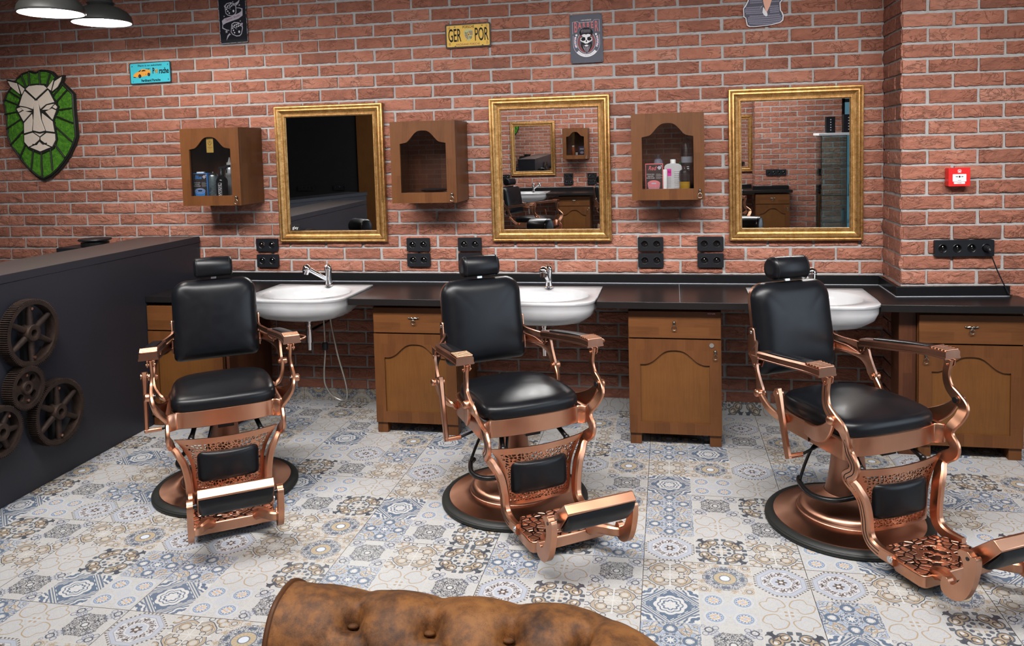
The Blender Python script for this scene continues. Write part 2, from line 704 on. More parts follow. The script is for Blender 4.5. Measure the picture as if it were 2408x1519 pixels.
def tile_mat(k):
    g = G('patchwork_tile_%s' % ('filigree', 'cross', 'flourish', 'octagon', 'scroll', 'arabesque', 'roundels', 'flower', 'sunburst')[k])
    co = g.coord()
    X, Y, _z = g.xyz(co)
    x = ((X / .2).fract() - .5) * 2.0
    y = ((Y / .2).fract() - .5) * 2.0
    ax, ay = abs(x), abs(y)
    hi, lo = ax.max(ay), ax.min(ay)
    r = (x * x + y * y).sqrt()
    th = g.math('ARCTAN2', y, x)
    d1 = ax + ay
    fold = g.vec(hi, lo, 3.7 * k)
    def blend(c, f, col):
        return g.mix(f, c, col)
    def rq(cx, cy):
        dx, dy = hi - cx, lo - cy
        return (dx * dx + dy * dy).sqrt()
    fine = g.noise(fold, 7.5, 1.0, .5, 1.4)
    c = g.mix(g.noise(co, 6, 3) * .5, CREAM, PALE)
    lace = g.noise(fold, 11.0, 1.0, .5, 2.2)
    c = blend(c, lace.near(.5, .028) * .55, (.20, .21, .225))
    c = blend(c, lace.near(.585, .012) * .5, TAN)
    if k == 0:        # soft blue filigree with tan stems
        n = g.noise(fold, 4.2, 1, .5, .8)
        c = blend(c, n.near(.5, .045), BLUE)
        c = blend(c, n.near(.60, .02), TAN)
        c = blend(c, (n < .40), (.20, .25, .34))
        c = blend(c, fine.near(.5, .018), PALE)
        c = blend(c, rq(.62, .0).near(.2, .05), BLUE)
        c = blend(c, (rq(.62, .0) < .10), PALE)
        c = blend(c, rq(.52, .52).near(.17, .03), TAN)
        c = blend(c, (r < .2), BLUE)
        c = blend(c, (r < (th * 8.0).cos() * .05 + .13), PALE)
    elif k == 1:      # cream with four tan ogees and a small cross
        qx, qy = ax - .5, ay - .5
        q = (qx * qx + qy * qy).sqrt()
        qa = g.math('ARCTAN2', qy, qx)
        f = q + ((qa - .785) * 2.0).cos() * .06 + ((qa - .785) * 4.0).cos() * .045 + ((qa - .785) * 6.0).cos() * .02
        c = blend(c, f.near(.385, .023), TAN)
        c = blend(c, f.near(.445, .008), GREY)
        c = blend(c, (fine.near(.5, .014)) * (f < .34), GREY)
        c = blend(c, f.near(.27, .010), GREY)
        c = blend(c, fine.near(.44, .010) * (f > .46), GREY)
        c = blend(c, (lo.near(.1, .05)) * (hi.near(.1, .05)), TAN)
        c = blend(c, (lo < .012) * (hi < .32), PALE)
        c = blend(c, (lo < .02) * (hi > .82), GREY)
    elif k == 2:      # dense dark scrollwork
        n = g.noise(fold, 6.0, 1.5, .5, 1.8)
        core = (d1 < .95) * (hi < .62)
        c = blend(c, n.near(.5, .055) * core, DARK)
        c = blend(c, fine.near(.52, .03) * core, DARK)
        c = blend(c, d1.near(.93, .018) * (hi < .66), DARK)
        c = blend(c, (n.near(.46, .03)) * (abs(ax - ay) < .26) * (hi > .5), (.12, .14, .20))
        c = blend(c, rq(.74, .74).near(.13, .02), DARK)
        c = blend(c, rq(.86, .52).near(.10, .014), (.10, .12, .18))
        c = blend(c, (r < .12), PALE)
        c = blend(c, r.near(.12, .02), DARK)
    elif k == 3:      # grey-blue octagon with leaf wreath
        o = hi.max(d1 * .735)
        c = blend(c, (o < .88), (.30, .32, .365))
        c = blend(c, o.near(.86, .008), (.15, .16, .18))
        c = blend(c, (o < .70), (.385, .39, .41))
        c = blend(c, o.near(.70, .008), (.16, .15, .15))
        leaf = ((th * 24.0 + r * 24.0).sin() > .15) * (abs(r - .54) < .10 + (th * 8.0).cos() * .035)
        leaf = leaf * (fine > .44)
        leaf = leaf.max((fine.near(.55, .035)) * r.near(.53, .14))
        c = blend(c, leaf, BROWN)
        c = blend(c, (r < .36 + (th * 8.0).cos() * .05), (.31, .33, .375))
        c = blend(c, r.near(.37, .02) * ((th * 8.0).cos() > -.6), PALE)
        c = blend(c, (r < .17 + (th * 6.0).cos() * .05), BROWN)
        c = blend(c, (r < .07), PALE)
        bead = ((th * 40.0).sin() + (o * 60.0).sin() * .4 > .0) * (abs(o - .93) < .040)
        c = blend(c, bead, (.10, .085, .08))
    elif k == 4:      # black and tan corner scrolls
        a = rq(.62, .36)
        c = blend(c, (a < .27), (.075, .085, .10))
        c = blend(c, (a < .21), TAN)
        c = blend(c, a.near(.12, .022), DARK)
        c = blend(c, (rq(.66, .30) < .07), PALE)
        c = blend(c, (rq(.80, .62) < .17) * (rq(.86, .56) > .13), DARK)
        c = blend(c, (rq(.80, .80) < .10), DARK)
        c = blend(c, (rq(.92, .12) < .12) * (lo > .05), (.075, .085, .10))
        c = blend(c, (rq(.30, .13) < .085), (.075, .085, .10))
        c = blend(c, (hi < .22) * (lo.near(.09, .022)), TAN)
        c = blend(c, (rq(.50, .06) < .05), DARK)
    elif k == 5:      # tan arabesque quatrefoil
        q = r + (th * 4.0).cos() * .10 + (th * 8.0).cos() * .045
        c = blend(c, (q < .80), (.36, .34, .31))
        c = blend(c, q.near(.73, .036), TAN)
        c = blend(c, q.near(.80, .018), DARK)
        c = blend(c, q.near(.655, .012), DARK)
        c = blend(c, rq(.40, .40).near(.16, .03), TAN)
        c = blend(c, rq(.40, .40).near(.205, .010), DARK)
        c = blend(c, rq(.42, .12).near(.10, .014), DARK)
        c = blend(c, (lo < .018 + hi * .02) * (hi < .8), PALE)
        c = blend(c, (abs(ax - ay) < .02) * (r < .25), PALE)
        c = blend(c, rq(.88, .70).near(.14, .03), TAN)
        c = blend(c, rq(.88, .70).near(.18, .012), DARK)
        c = blend(c, rq(.92, .30).near(.10, .016), DARK)
    elif k == 6:      # four blue roundels
        qx, qy = (ax - .5) * 2.0, (ay - .5) * 2.0
        q = (qx * qx + qy * qy).sqrt()
        qa = g.math('ARCTAN2', qy, qx)
        c = blend(c, q.near(.80 + .0, .02), GREY)
        c = blend(c, (q - (qa * 8.0).cos() * .03).near(.70, .03), (.38, .40, .44))
        c = blend(c, (q < .56), (.20, .27, .39))
        c = blend(c, (q < .50), (.28, .34, .44))
        c = blend(c, q.near(.42, .05) * ((qa * 12.0).sin() > .25), (.05, .05, .06))
        c = blend(c, (q < .36), (.38, .275, .185))
        c = blend(c, (q < .40) * ((qx * 22.0).sin() * ((qx * .5 + qy * .866) * 22.0).sin() > .30), PALE)
        c = blend(c, (q < .40) * (((qx * .5 - qy * .866) * 22.0).sin() > .86), PALE)
        c = blend(c, (q < .10), (.25, .33, .47))
        c = blend(c, q.near(.56, .018), (.10, .13, .19))
        c = blend(c, d1.near(.30, .02), GREY)
        c = blend(c, (fine.near(.5, .05)) * (d1 < .27), GREY)
        c = blend(c, d1.near(1.72, .02), GREY)
    elif k == 7:      # white flower on a blue lozenge
        c = blend(c, (d1 < .97), BLUE)
        c = blend(c, d1.near(1.06, .028), BLUE)
        c = blend(c, ((x * 26.0).sin() > .0) * d1.near(.90, .022), PALE)
        c = blend(c, d1.near(1.20, .045), BLUE)
        f = r - abs((th * 4.0).cos()) * .07
        c = blend(c, (f < .52), PALE)
        c = blend(c, (f < .395), BLUE)
        c = blend(c, (f < .345), PALE)
        c = blend(c, f.near(.22, .035), BLUE)
        c = blend(c, (r < .15), PALE)
        cx, cy = hi - 1.0, lo - 1.0
        cr = (cx * cx + cy * cy).sqrt()
        ca = g.math('ARCTAN2', cy, cx)
        cf = cr - abs((ca * 4.0).cos()) * .06
        c = blend(c, (cf < .52) * (d1 > 1.26), BLUE)
        c = blend(c, cf.near(.40, .045), PALE)
        c = blend(c, (cf < .20), PALE)
        c = blend(c, (lo < .008) * (hi < .5), GREY)
    else:             # tan sunburst with dark leaves
        leaf = (fine.near(.5, .055)) * (abs(r - .62) < .2)
        c = blend(c, leaf, (.07, .085, .115))
        n = g.noise(fold, 5.0, 1, .5, 1.0)
        c = blend(c, n.near(.52, .03) * (r > .75), TAN)
        c = blend(c, ((th * 4.0).cos() > .5) * r.near(.60, .10) * (n > .45), (.07, .085, .115))
        c = blend(c, (r < .44), (.10, .12, .15))
        c = blend(c, (r < .40), (.32, .265, .185))
        c = blend(c, ((th * 16.0).sin() > .55) * r.near(.30, .08), (.30, .22, .13))
        c = blend(c, r.near(.19, .025), (.10, .12, .15))
        c = blend(c, (r < .17), (.44, .47, .52))
        c = blend(c, rq(.80, .80).near(.16, .025), TAN)
        c = blend(c, rq(.80, .80).near(.10, .014), DARK)
    # pale joint lines of the print, dark grout at every slab edge
    sx, sy = (X / .6).fract(), (Y / .6).fract()
    edge = (sx.min(1.0 - sx)).min(sy.min(1.0 - sy))
    c = blend(c, (1.0 - hi < .010), (.39, .375, .35))
    wear = g.noise(co, 55, 4, .7)
    c = blend(c, g.step(wear, .50, .75) * .22, PALE)
    c = blend(c, (edge < .0022), (.055, .048, .043))
    return g.shade(c, .30 + wear * .18, 0, None, Specular_IOR_Level=.42)


TILE = [tile_mat(k) for k in range(9)]

# ------------------------------------------------------------------ room shell
TH = .006507          # the tile grid is turned a hair against the wall
OX, OY = -.1293, -1.7438
YB = -8.0             # the wall opposite
XL, XR = -6.9, 3.3
H = 3.05

# floor: one quad per printed square, one material per motif, laid out as the slabs lie
KNOWN = {  # (column, row) of each slab -> its nine motifs, far row first
    (0, -2): (0, 7, 1, 5, 8, 3, 7, 6, 1), (0, -1): (0, 2, 4, 0, 1, 2, 3, 4, 5), (0, 0): (5, 8, 3, 7, 6, 1, 0, 2, 4),
    (1, 0): (3, 5, 8, 0, 1, 4, 7, 2, 6), (1, -1): (0, 7, 3, 7, 2, 1, 6, 7, 8), (-1, -1): (3, 5, 8, 6, 7, 1, 2, 4, 0),
    (-1, 0): (0, 1, 2, 3, 4, 5, 8, 3, 1), (-2, 0): (2, 5, 4, 0, 1, 2, 3, 4, 5), (-2, -1): (5, 8, 7, 7, 6, 0, 0, 2, 4),
    (-3, -1): (7, 6, 1, 0, 2, 4, 3, 5, 8), (-3, 0): (3, 5, 8, 0, 1, 4, 7, 6, 2), (-4, 0): (5, 8, 3, 1, 4, 0, 2, 7, 6),
    (-3, 1): (3, 5, 8, 6, 7, 1, 2, 4, 0), (-4, 1): (0, 1, 2, 4, 3, 8, 5, 6, 7), (-4, -1): (0, 2, 4, 7, 6, 1, 3, 5, 8),
}
fm = MB()
rnd = random.Random(3)
slabs = {}
for i in range(-36, 18):
    for j in range(-9, 36):      # j grows towards the camera
        key = (i // 3, j // 3)
        if key not in slabs:
            p = list(range(9))
            rnd.shuffle(p)
            slabs[key] = KNOWN.get(key, tuple(p))
        fm.m = slabs[key][(j % 3) * 3 + i % 3]
        u, w = i * .2, -j * .2
        x0, x1, y0, y1 = u, u + .2, w - .2, w
        fm.add([(x0, y0, 0), (x1, y0, 0), (x1, y1, 0), (x0, y1, 0)], [(0, 1, 2, 3)])
floor = fm.build('floor', TILE, smooth=False)
floor.location = (OX, OY, 0)
floor.rotation_euler = (0, 0, TH)
structure(floor)

PITCH, COURSE, Z0C = .25, .07835, 1.473


def brick_face(m, origin, ang, u0, u1, z0, z1, phase, res=(16, 6), seed=0, depth=.0065):
    """Bricks of one wall face into m (material 1), the mortar bed behind them (material 0).
    origin + u*(cos, sin) runs along the wall; bricks stand out to the right-hand side (towards -y for ang 0)."""
    R = Matrix.Translation(origin) @ Matrix.Rotation(ang, 4, 'Z')
    m.m = 0
    m.add([(u0, .003, z0), (u1, .003, z0), (u1, .003, z1), (u0, .003, z1)], [(0, 1, 2, 3)], R)
    m.m = 1
    rg = random.Random(seed)
    k0, k1 = math.floor((z0 - Z0C) / COURSE), math.ceil((z1 - Z0C) / COURSE)
    for k in range(k0, k1):
        zb, zt = Z0C + k * COURSE + .0072, Z0C + (k + 1) * COURSE - .0072
        zb, zt = max(zb, z0), min(zt, z1)
        if zt - zb < .012:
            continue
        off = phase + (PITCH / 2 if k % 2 else 0)
        n0 = math.floor((u0 - off) / PITCH)
        n1 = math.ceil((u1 - off) / PITCH)
        for n in range(n0, n1):
            a, b = off + n * PITCH + .0075, off + (n + 1) * PITCH - .0075
            a += rg.uniform(-.003, .003)
            b += rg.uniform(-.003, .003)
            if a < u0:
                a = u0
            if b > u1:
                b = u1
            if b - a < .018:
                continue
            nx, nz = max(2, int(res[0] * (b - a) / .235 + .5)), res[1]
            jz0, jz1 = zb + rg.uniform(-.002, .002), zt + rg.uniform(-.002, .002)
            lift = rg.uniform(-.003, .003)
            tilt = rg.uniform(-.012, .012)
            sd = rg.uniform(0, 90)
            vs = []
            for j in range(nz + 1):
                for i in range(nx + 1):
                    fx, fz = i / nx, j / nz
                    u = a + (b - a) * fx
                    z = jz0 + (jz1 - jz0) * fz
                    e = .0026 * noise.noise(Vector((u * 60 + sd, z * 30, 3.1)))
                    if j == 0:
                        z += e * 1.5
                    if j == nz:
                        z += e
                    if i in (0, nx) and not ((i == 0 and a == u0) or (i == nx and b == u1)):
                        u += e * .8
                    q = Vector((u * 13 + sd, sd, z * 26))
                    d = noise.fractal(q, .7, 2.1, 3) * .0046 + .0026 * noise.noise(q * 3)
                    y = -(depth + lift + d + tilt * (u - a))
                    if j in (0, nz) or (i == 0 and a > u0) or (i == nx and b < u1):
                        y *= .62
                    vs.append((u, min(y, -.002), z))
            w = nx + 1
            ring = [i for i in range(w)] + [j * w + nx for j in range(1, nz + 1)] + [nz * w + i for i in range(nx - 1, -1, -1)] + [j * w for j in range(nz - 1, 0, -1)]
            fs = [(j * w + i, j * w + i + 1, (j + 1) * w + i + 1, (j + 1) * w + i) for j in range(nz) for i in range(nx)]
            b0 = len(vs)
            vs += [(vs[i][0], .012, vs[i][2]) for i in ring]
            L = len(ring)
            fs += [(ring[t], b0 + t, b0 + (t + 1) % L, ring[(t + 1) % L]) for t in range(L)]
            m.add(vs, fs, R)


PIL_X, PIL_Y, PIL_A = 1.172, -.352, rad(4.6)
m = MB()
brick_face(m, (0, 0, 0), 0, XL, PIL_X, .078, 2.95, .042, seed=1)
structure(m.build('wall_back', [M['mortar'], M['brick']], recalc=False, angle=50))
m = MB()
brick_face(m, (PIL_X, 0, 0), -PI / 2, .0, -PIL_Y, .078, 2.95, .115, res=(8, 4), seed=2)
brick_face(m, (PIL_X, PIL_Y, 0), PIL_A, 0, 2.2, .078, 2.95, .125, seed=3)
structure(m.build('wall_pillar', [M['mortar'], M['brick']], recalc=False, angle=50))
# the wall opposite, with its own pillar; both show in the mirrors
m = MB()
brick_face(m, (PIL_X + .05, YB, 0), PI, 0, 6.45, .078, 2.95, .1, res=(5, 2), seed=4)
structure(m.build('wall_opposite', [M['mortar'], M['brick']], recalc=False, angle=50))
m = MB()
brick_face(m, (3.3, YB + .40, 0), PI, .85, 3.3 - PIL_X - .05, .078, 2.95, .1, res=(5, 2), seed=5)
brick_face(m, (PIL_X + .05, YB + .40, 0), -PI / 2 , 0, .40, .078, 2.95, .1, res=(5, 2), seed=6)
structure(m.build('wall_opposite_pillar', [M['mortar'], M['brick']], recalc=False, angle=50))

# printed tile skirting under the brick
def skirting(name, origin, ang, u0, u1):
    s = MB()
    n = math.ceil((u1 - u0) / .2)
    rg = random.Random(len(name))
    for i in range(n):
        s.m = rg.choice((4, 2, 8, 5, 3, 1))
        a, b = u0 + i * .2, min(u1, u0 + (i + 1) * .2)
        s.box(a, b, -.012, .02, 0, .078)
    o = s.build(name, TILE_UP, smooth=False)
    o.location = origin
    o.rotation_euler = (0, 0, ang)
    return structure(o)


def tile_upright(mat):
    """The same motif seen on an upright strip: x and z carry the pattern."""
    c = mat.copy()
    c.name = mat.name + '_upright'
    nt = c.node_tree
    for n in nt.nodes:
        if n.bl_idname == 'ShaderNodeSeparateXYZ':
            src = n.inputs[0].links[0].from_socket
            mp = nt.nodes.new('ShaderNodeMapping')
            mp.inputs['Rotation'].default_value = (-PI / 2, 0, 0)
            mp.inputs['Location'].default_value = (.0, .012, 0)
            nt.links.new(src, mp.inputs[0])
            nt.links.new(mp.outputs[0], n.inputs[0])
    return c


TILE_UP = [tile_upright(t) for t in TILE]
skirting('baseboard_back', (0, 0, 0), 0, XL, PIL_X)
skirting('baseboard_pillar', (PIL_X, PIL_Y, 0), PIL_A, 0, 2.2)

s = MB()
s.box(XL - .1, XR + .1, YB - .2, .2, H, H + .1)
structure(s.build('ceiling', M['ceiling'], smooth=False))
s = MB()
s.box(XL - .1, XL, YB - .2, .2, 0, H)
structure(s.build('wall_left', M['plaster'], smooth=False))
s = MB()      # right wall with the shop window opening
s.prism([[(YB - .2, 0), (.2, 0), (.2, H), (YB - .2, H)], [(-7.0, .35), (-7.0, 2.7), (-1.6, 2.7), (-1.6, .35)]], XR, XR + .12, 'x')
structure(s.build('wall_right', M['plaster'], smooth=False))
s = MB()
s.m = 0
for a, b in ((-7.0, -6.95), (-5.22, -5.17), (-3.42, -3.37), (-1.65, -1.6)):
    s.box(XR + .02, XR + .08, a, b, .35, 2.7)
s.box(XR + .02, XR + .08, -7.0, -1.6, .35, .40)
s.box(XR + .02, XR + .08, -7.0, -1.6, 2.65, 2.7)
s.m = 1
s.box(XR + .045, XR + .051, -6.96, -1.64, .39, 2.66)
structure(s.build('window_1', [M['black_metal'], M['glass']], smooth=False))
s = MB()
s.m = 0
for a, b in ((2.455, 2.50), (2.86, 2.91), (3.25, 3.30)):
    s.box(a, b, YB + .30, YB + .36, 0, H)
for z in (0, 2.05, H - .05):
    s.box(2.455, 3.30, YB + .30, YB + .36, z, z + .05)
s.m = 1
s.box(2.46, 3.29, YB + .325, YB + .331, .02, H - .02)
structure(s.build('window_2', [M['black_metal'], M['glass_blue']], smooth=False))
s = MB()
s.box(XL, PIL_X - 6.4, YB - .1, YB, 0, H)
structure(s.build('wall_dark', M['paint_dark'], smooth=False))
s = MB()      # plaster above the brick and behind it
s.box(XL, XR, .014, .15, 0, H)
s.box(XL, 2.45, YB - .15, YB - .012, 0, H)
s.box(2.445, 2.455, YB - .15, YB + .39, 0, H)
structure(s.build('wall_behind', M['plaster'], smooth=False))

# ------------------------------------------------------------------ worktop run
WT, WB, WF = .789, .752, -.606      # worktop top, underside, front
S1, S2, S3 = -2.121, -.714, .7035   # sink centres
SW = .308                           # sink half width


_o = catmull([Vector((a, b, 0)) for a, b in ((.86, 0), (.80, .025), (.73, .09), (.64, .20), (.555, .36), (.444, .60), (.333, .81), (.222, .94), (.11, .99), (0, 1), (-.001, 1))], 5)
OGEE = [(1.01, 0)] + [(p.x, max(0, p.y)) for p in _o]


def arch(x0, x1, zs, zt, flat=.07, n=26):
    """Ogee arch from the right shoulder over to the left one: shoulders at zs, crown at zt."""
    w = x1 - x0
    pts = []
    for i in range(n + 1):
        t = i / n
        x = x1 - w * flat - (w * (.5 - flat)) * t
        u = (x - (x0 + x1) / 2) / (w / 2)
        for (a, fa), (b, fb) in zip(OGEE, OGEE[1:]):
            if b <= u <= a:
                s = (a - u) / (a - b)
                z = zs + (zt - zs) * (fa + (fb - fa) * s)
        pts.append((x, z))
    right = [(x1, zs)] + pts
    left = [(x0 + x1 - p[0], p[1]) for p in reversed(right[:-1])]
    return right + left


def ring_pull(parent, x, y, z, ornate=False, s=1.0):
    """Dark pewter pull: knob with a drop ring, or a bow plate with a round ring."""
    h = MB()
    if ornate:
        for sx in (-1, 1):
            h.tube([(x, y - .004, z), (x + sx * .010, y - .006, z + .005), (x + sx * .020, y - .004, z + .002), (x + sx * .027, y - .005, z + .006)], [.006, .0045, .0035, .005], 8)
            h.ball((x + sx * .028, y - .005, z + .005), .0045, 8)
        h.ball((x, y - .010, z), .008, 10)
        r = .011
        h.tube([(x + r * sin(t), y - .013, z - .018 - r * cos(t)) for t in [2 * PI * i / 18 for i in range(18)]], .0022, 7, True)
    else:
        h.ball((x, y - .010, z), .0085, 12)
        h.cyl((x, y, z), (x, y - .008, z), .006, 10)
        h.cyl((x, y - .010, z - .007), (x, y - .011, z - .014), .004, 8)
        pts = [(x, z - .013), (x + .008, z - .020), (x + .0125, z - .033), (x + .008, z - .040), (x, z - .042), (x - .008, z - .040), (x - .0125, z - .033), (x - .008, z - .020)]
        h.tube([(p[0], y - .012, p[1]) for p in pts], .0019, 7, True)
    return h.build('handle', M['pewter'], parent)


def base_cabinet(x0, label, pull='ornate', hinge='right', lock=False, w=.487, d=.455, group='walnut base cabinets'):
    """Drawer over an arched door on four stub feet; local origin at the left front foot."""
    t = thing('base_cabinet', label, 'cabinet', (x0, -.549, 0), 0, group)
    b = MB()
    b.box(0, w, .021, d, .063, .735)
    b.box(.012, w - .012, .021, .03, .576, .59)
    b.build('carcass', M['wood'], t, .002)
    for fx in (0.004, w - .064):
        for fy in (.012, d - .07):
            f = MB()
            f.box(fx, fx + .06, fy, fy + .06, 0, .063)
            f.build('foot', M['wood'], t, .002)
    dr = MB()
    dr.box(.002, w - .002, 0, .021, .5845, .731)
    dr = dr.build('drawer', M['wood_h'], t, .003)
    ring_pull(dr, w / 2, 0, .668 if pull == 'ornate' else .672, pull == 'ornate')
    do = MB()
    do.prism([[(.002, .064), (w - .002, .064), (w - .002, .578), (.002, .578)], [(.062, .126), (w - .062, .126)] + arch(.062, w - .062, .442, .520)], 0, .021)
    do = do.build('door', M['wood'], t)
    p = MB()
    p.prism([(.056, .12), (w - .056, .12)] + arch(.056, w - .056, .445, .524), .010, .018)
    p.build('door_panel', M['wood_panel'], do, .002)
    hx = w - .033 if hinge == 'right' else .033
    ring_pull(do, hx, 0, .527 if not lock else .520)
    if lock:
        k = MB()
        k.cyl((hx - .018, .001, .551), (hx - .018, -.004, .551), .012, 18)
        k.cyl((hx - .018, -.004, .551), (hx - .018, -.006, .551), .007, 14)
        k.build('lock', M['steel'], do)
    return t


CAB = 'walnut base cabinet under the black worktop, '
c2 = base_cabinet(-1.690, CAB + 'half hidden by the middle chair')
c3 = base_cabinet(-.245, CAB + 'with round lock and small maker tag', 'ring', lock=True)
c4 = base_cabinet(1.203, CAB + 'at its right end below the pillar', 'ornate', 'left', d=.175)
c1 = base_cabinet(-3.098, CAB + 'at its left end behind the leftmost chair', 'ornate')
c1.location.y = -.60
tg = MB()
tg.box(.400, .468, -.0015, 0, .711, .728)
tg = tg.build('maker_tag', plain('brown_tag', (.10, .035, .022), .4), c3)
text('RÖNER', .011, 'lettering', plain('pink_lettering', (.75, .35, .36), .5), tg, T(.437, -.002, .7195), 1.1)
sp = MB()
sp.box(-2.598, -2.578, -.585, -.09, 0, WB - .001)
tag(sp.build('side_panel', M['wood_dark'], None, .002), 'dark board standing on edge under worktop behind the leftmost chair', 'panel')
sp = MB()
sp.box(1.118, 1.200, -.520, -.375, 0, WB - .001)
tag(sp.build('filler_panel', M['wood_dark'], None, .002), 'dark narrow filler board left of the rightmost base cabinet', 'panel')

# the worktop follows the pillar and is notched for the three sinks
wt = thing('worktop', 'long black laminate worktop running along the brick wall', 'worktop')
m = MB()
pl = [(-3.096, WF)]
for s in (S1, S2, S3):
    pl += [(s - SW + .001, WF), (s - SW + .001, -.216), (s + SW - .001, -.216), (s + SW - .001, WF)]
ex = 1.745
ey = PIL_Y + (ex - PIL_X) * math.tan(PIL_A)
pl += [(ex, WF), (ex, ey - .014), (PIL_X - .014, PIL_Y - .014), (PIL_X - .014, -.014), (-3.096, -.014)]
m.prism(pl, WB, WT, 'z')
m.build('top', M['worktop'], wt, .0025)
bs = MB()
bs.box(-3.10, PIL_X - .014, -.034, -.014, WT, .842)
bs.box(PIL_X - .034, PIL_X - .014, PIL_Y - .03, -.03, WT, .842)
L = 1.695 - PIL_X
R_ = T(PIL_X, PIL_Y, 0) @ Matrix.Rotation(PIL_A, 4, 'Z')
bs.box(-.036, L / cos(PIL_A), -.034, -.014, WT, .842, R_)
bs.build('splashback', M['worktop_edge'], wt, .0015)
sl = MB()
sl.box(-3.10, PIL_X - .034, -.037, -.033, WT - .0005, WT + .003)
sl.box(PIL_X - .037, PIL_X - .033, PIL_Y - .034, -.034, WT - .0005, WT + .003)
sl.box(-.036, L / cos(PIL_A), -.037, -.033, WT - .0005, WT + .003, R_)
sl.build('silicone_bead', M['silicone'], wt)
for jx in (.03, -1.13):
    j = MB()
    j.box(jx - .0006, jx + .0006, WF + .003, -.04, WT - .0005, WT + .0004)
    j.build('seam', M['silicone'], wt)
rl = MB()
rl.box(-2.57, 1.11, -.075, -.016, .665, WB)
rl.build('support_rail', M['black_metal'], wt)


def sink(cx, label):
    """White washbasin let into the worktop, its bowl bulging past the front edge."""
    t = thing('washbasin', label, 'washbasin', (cx, 0, 0), 0, 'white washbasins in the worktop')
    zt = WT + .011
    yb, w = -.215, SW

    def front(u):          # outline of the flange, u from -1 (left) to 1 (right)
        a = abs(u)
        return -.600 - .145 * (1 - a ** 2.6) ** .62 if a < 1 else -.600
    # outline of the outer rim, counter-clockwise from back left
    n = 28
    out = [(-w, yb)] + [(-w, yb + (-.60 - yb) * i / 6) for i in range(1, 6)]
    fr = []
    for i in range(n + 1):
        a = PI - PI * i / n
        fr.append((w * .985 * math.copysign(abs(cos(a)) ** .62, cos(a)), -.600 - .142 * abs(sin(a)) ** .75))
    out += fr
    out += [(w, -.60 + (yb + .60) * i / 6) for i in range(1, 6)] + [(w, yb)]
    out += [(w - 2 * w * i / 10, yb) for i in range(1, 10)]
    L = len(out)
    bc = (0.0, -.475)
    def bowl(px, py, s, k):
        # pull the outline towards a rounded bowl
        a = math.atan2((py - bc[1]) / .20, (px - bc[0]) / .262)
        ex_, ey_ = bc[0] + .262 * s * cos(a), bc[1] + .215 * s * sin(a)
        return (px * (1 - k) + ex_ * k, py * (1 - k) + ey_ * k)
    rings = []
    for (s, k, z) in ((1, 0, -.0105), (1, 0, 0), (1, .02, .001), (1.0, .97, -.001), (.975, 1, -.006), (.93, 1, -.035), (.84, 1, -.075), (.62, 1, -.105), (.3, 1, -.115), (.07, 1, -.118)):
        rings.append([(*bowl(p[0], p[1], s, k), zt + z) for p in out])
    vs = [p for r in rings for p in r]
    fs = []
    for r in range(len(rings) - 1):
        for i in range(L):
            j = (i + 1) % L
            fs.append((r * L + i, r * L + j, r * L + L + j, r * L + L + i))
    fs.append(tuple((len(rings) - 1) * L + i for i in range(L)))
    # underside
    b0 = len(vs)
    under = []
    for (s, k, z) in ((1, 0, -.0105), (.978, 0, -.016), (.974, 0, -.045), (.955, .12, -.085), (.86, .45, -.125), (.62, .8, -.148), (.2, 1, -.152)):
        under.append([])
        for p in out:
            q = bowl(p[0] * s, bc[1] + (p[1] - bc[1]) * s, min(s, .96), k)
            under[-1].append((q[0], max(q[1], -.75), zt + z))
    vs += [p for r in under for p in r]
    for r in range(len(under) - 1):
        for i in range(L):
            j = (i + 1) % L
            fs.append((b0 + r * L + i, b0 + r * L + L + i, b0 + r * L + L + j, b0 + r * L + j))
    fs.append(tuple(b0 + (len(under) - 1) * L + i for i in reversed(range(L))))
    m = MB()
    m.add(vs, fs)
    m.build('basin', M['porcelain'], t, angle=60)
    d = MB()
    d.lathe([(.001, 0), (.024, .001), (.026, -.003)], 20, T(0, -.475, zt - .116))
    d.build('drain', M['chrome'], t)
    p = MB()
    p.cyl((0, -.47, zt - .15), (0, -.47, .565), .017, 18)
    p.cyl((0, -.47, .625), (0, -.47, .615), .021, 18)
    p.cyl((0, -.47, .605), (0, -.47, .595), .021, 18)
    p.cyl((0, -.47, .575), (0, -.47, .50), .020, 18)
    p.cyl((0, -.47, .52), (0, -.47, .455), .0155, 18)
    p.tube([(0, -.47, .56), (0, -.40, .56), (0, -.25, .56), (0, -.02, .56)], .015, 12)
    p.build('waste_trap', M['chrome'], t)
    return t


SK = 'white washbasin let into the black worktop '
sink(S1, SK + 'between the leftmost chair and its right cabinet')
sink(S2, SK + 'behind the middle chair')
sink(S3, SK + 'behind the rightmost chair')


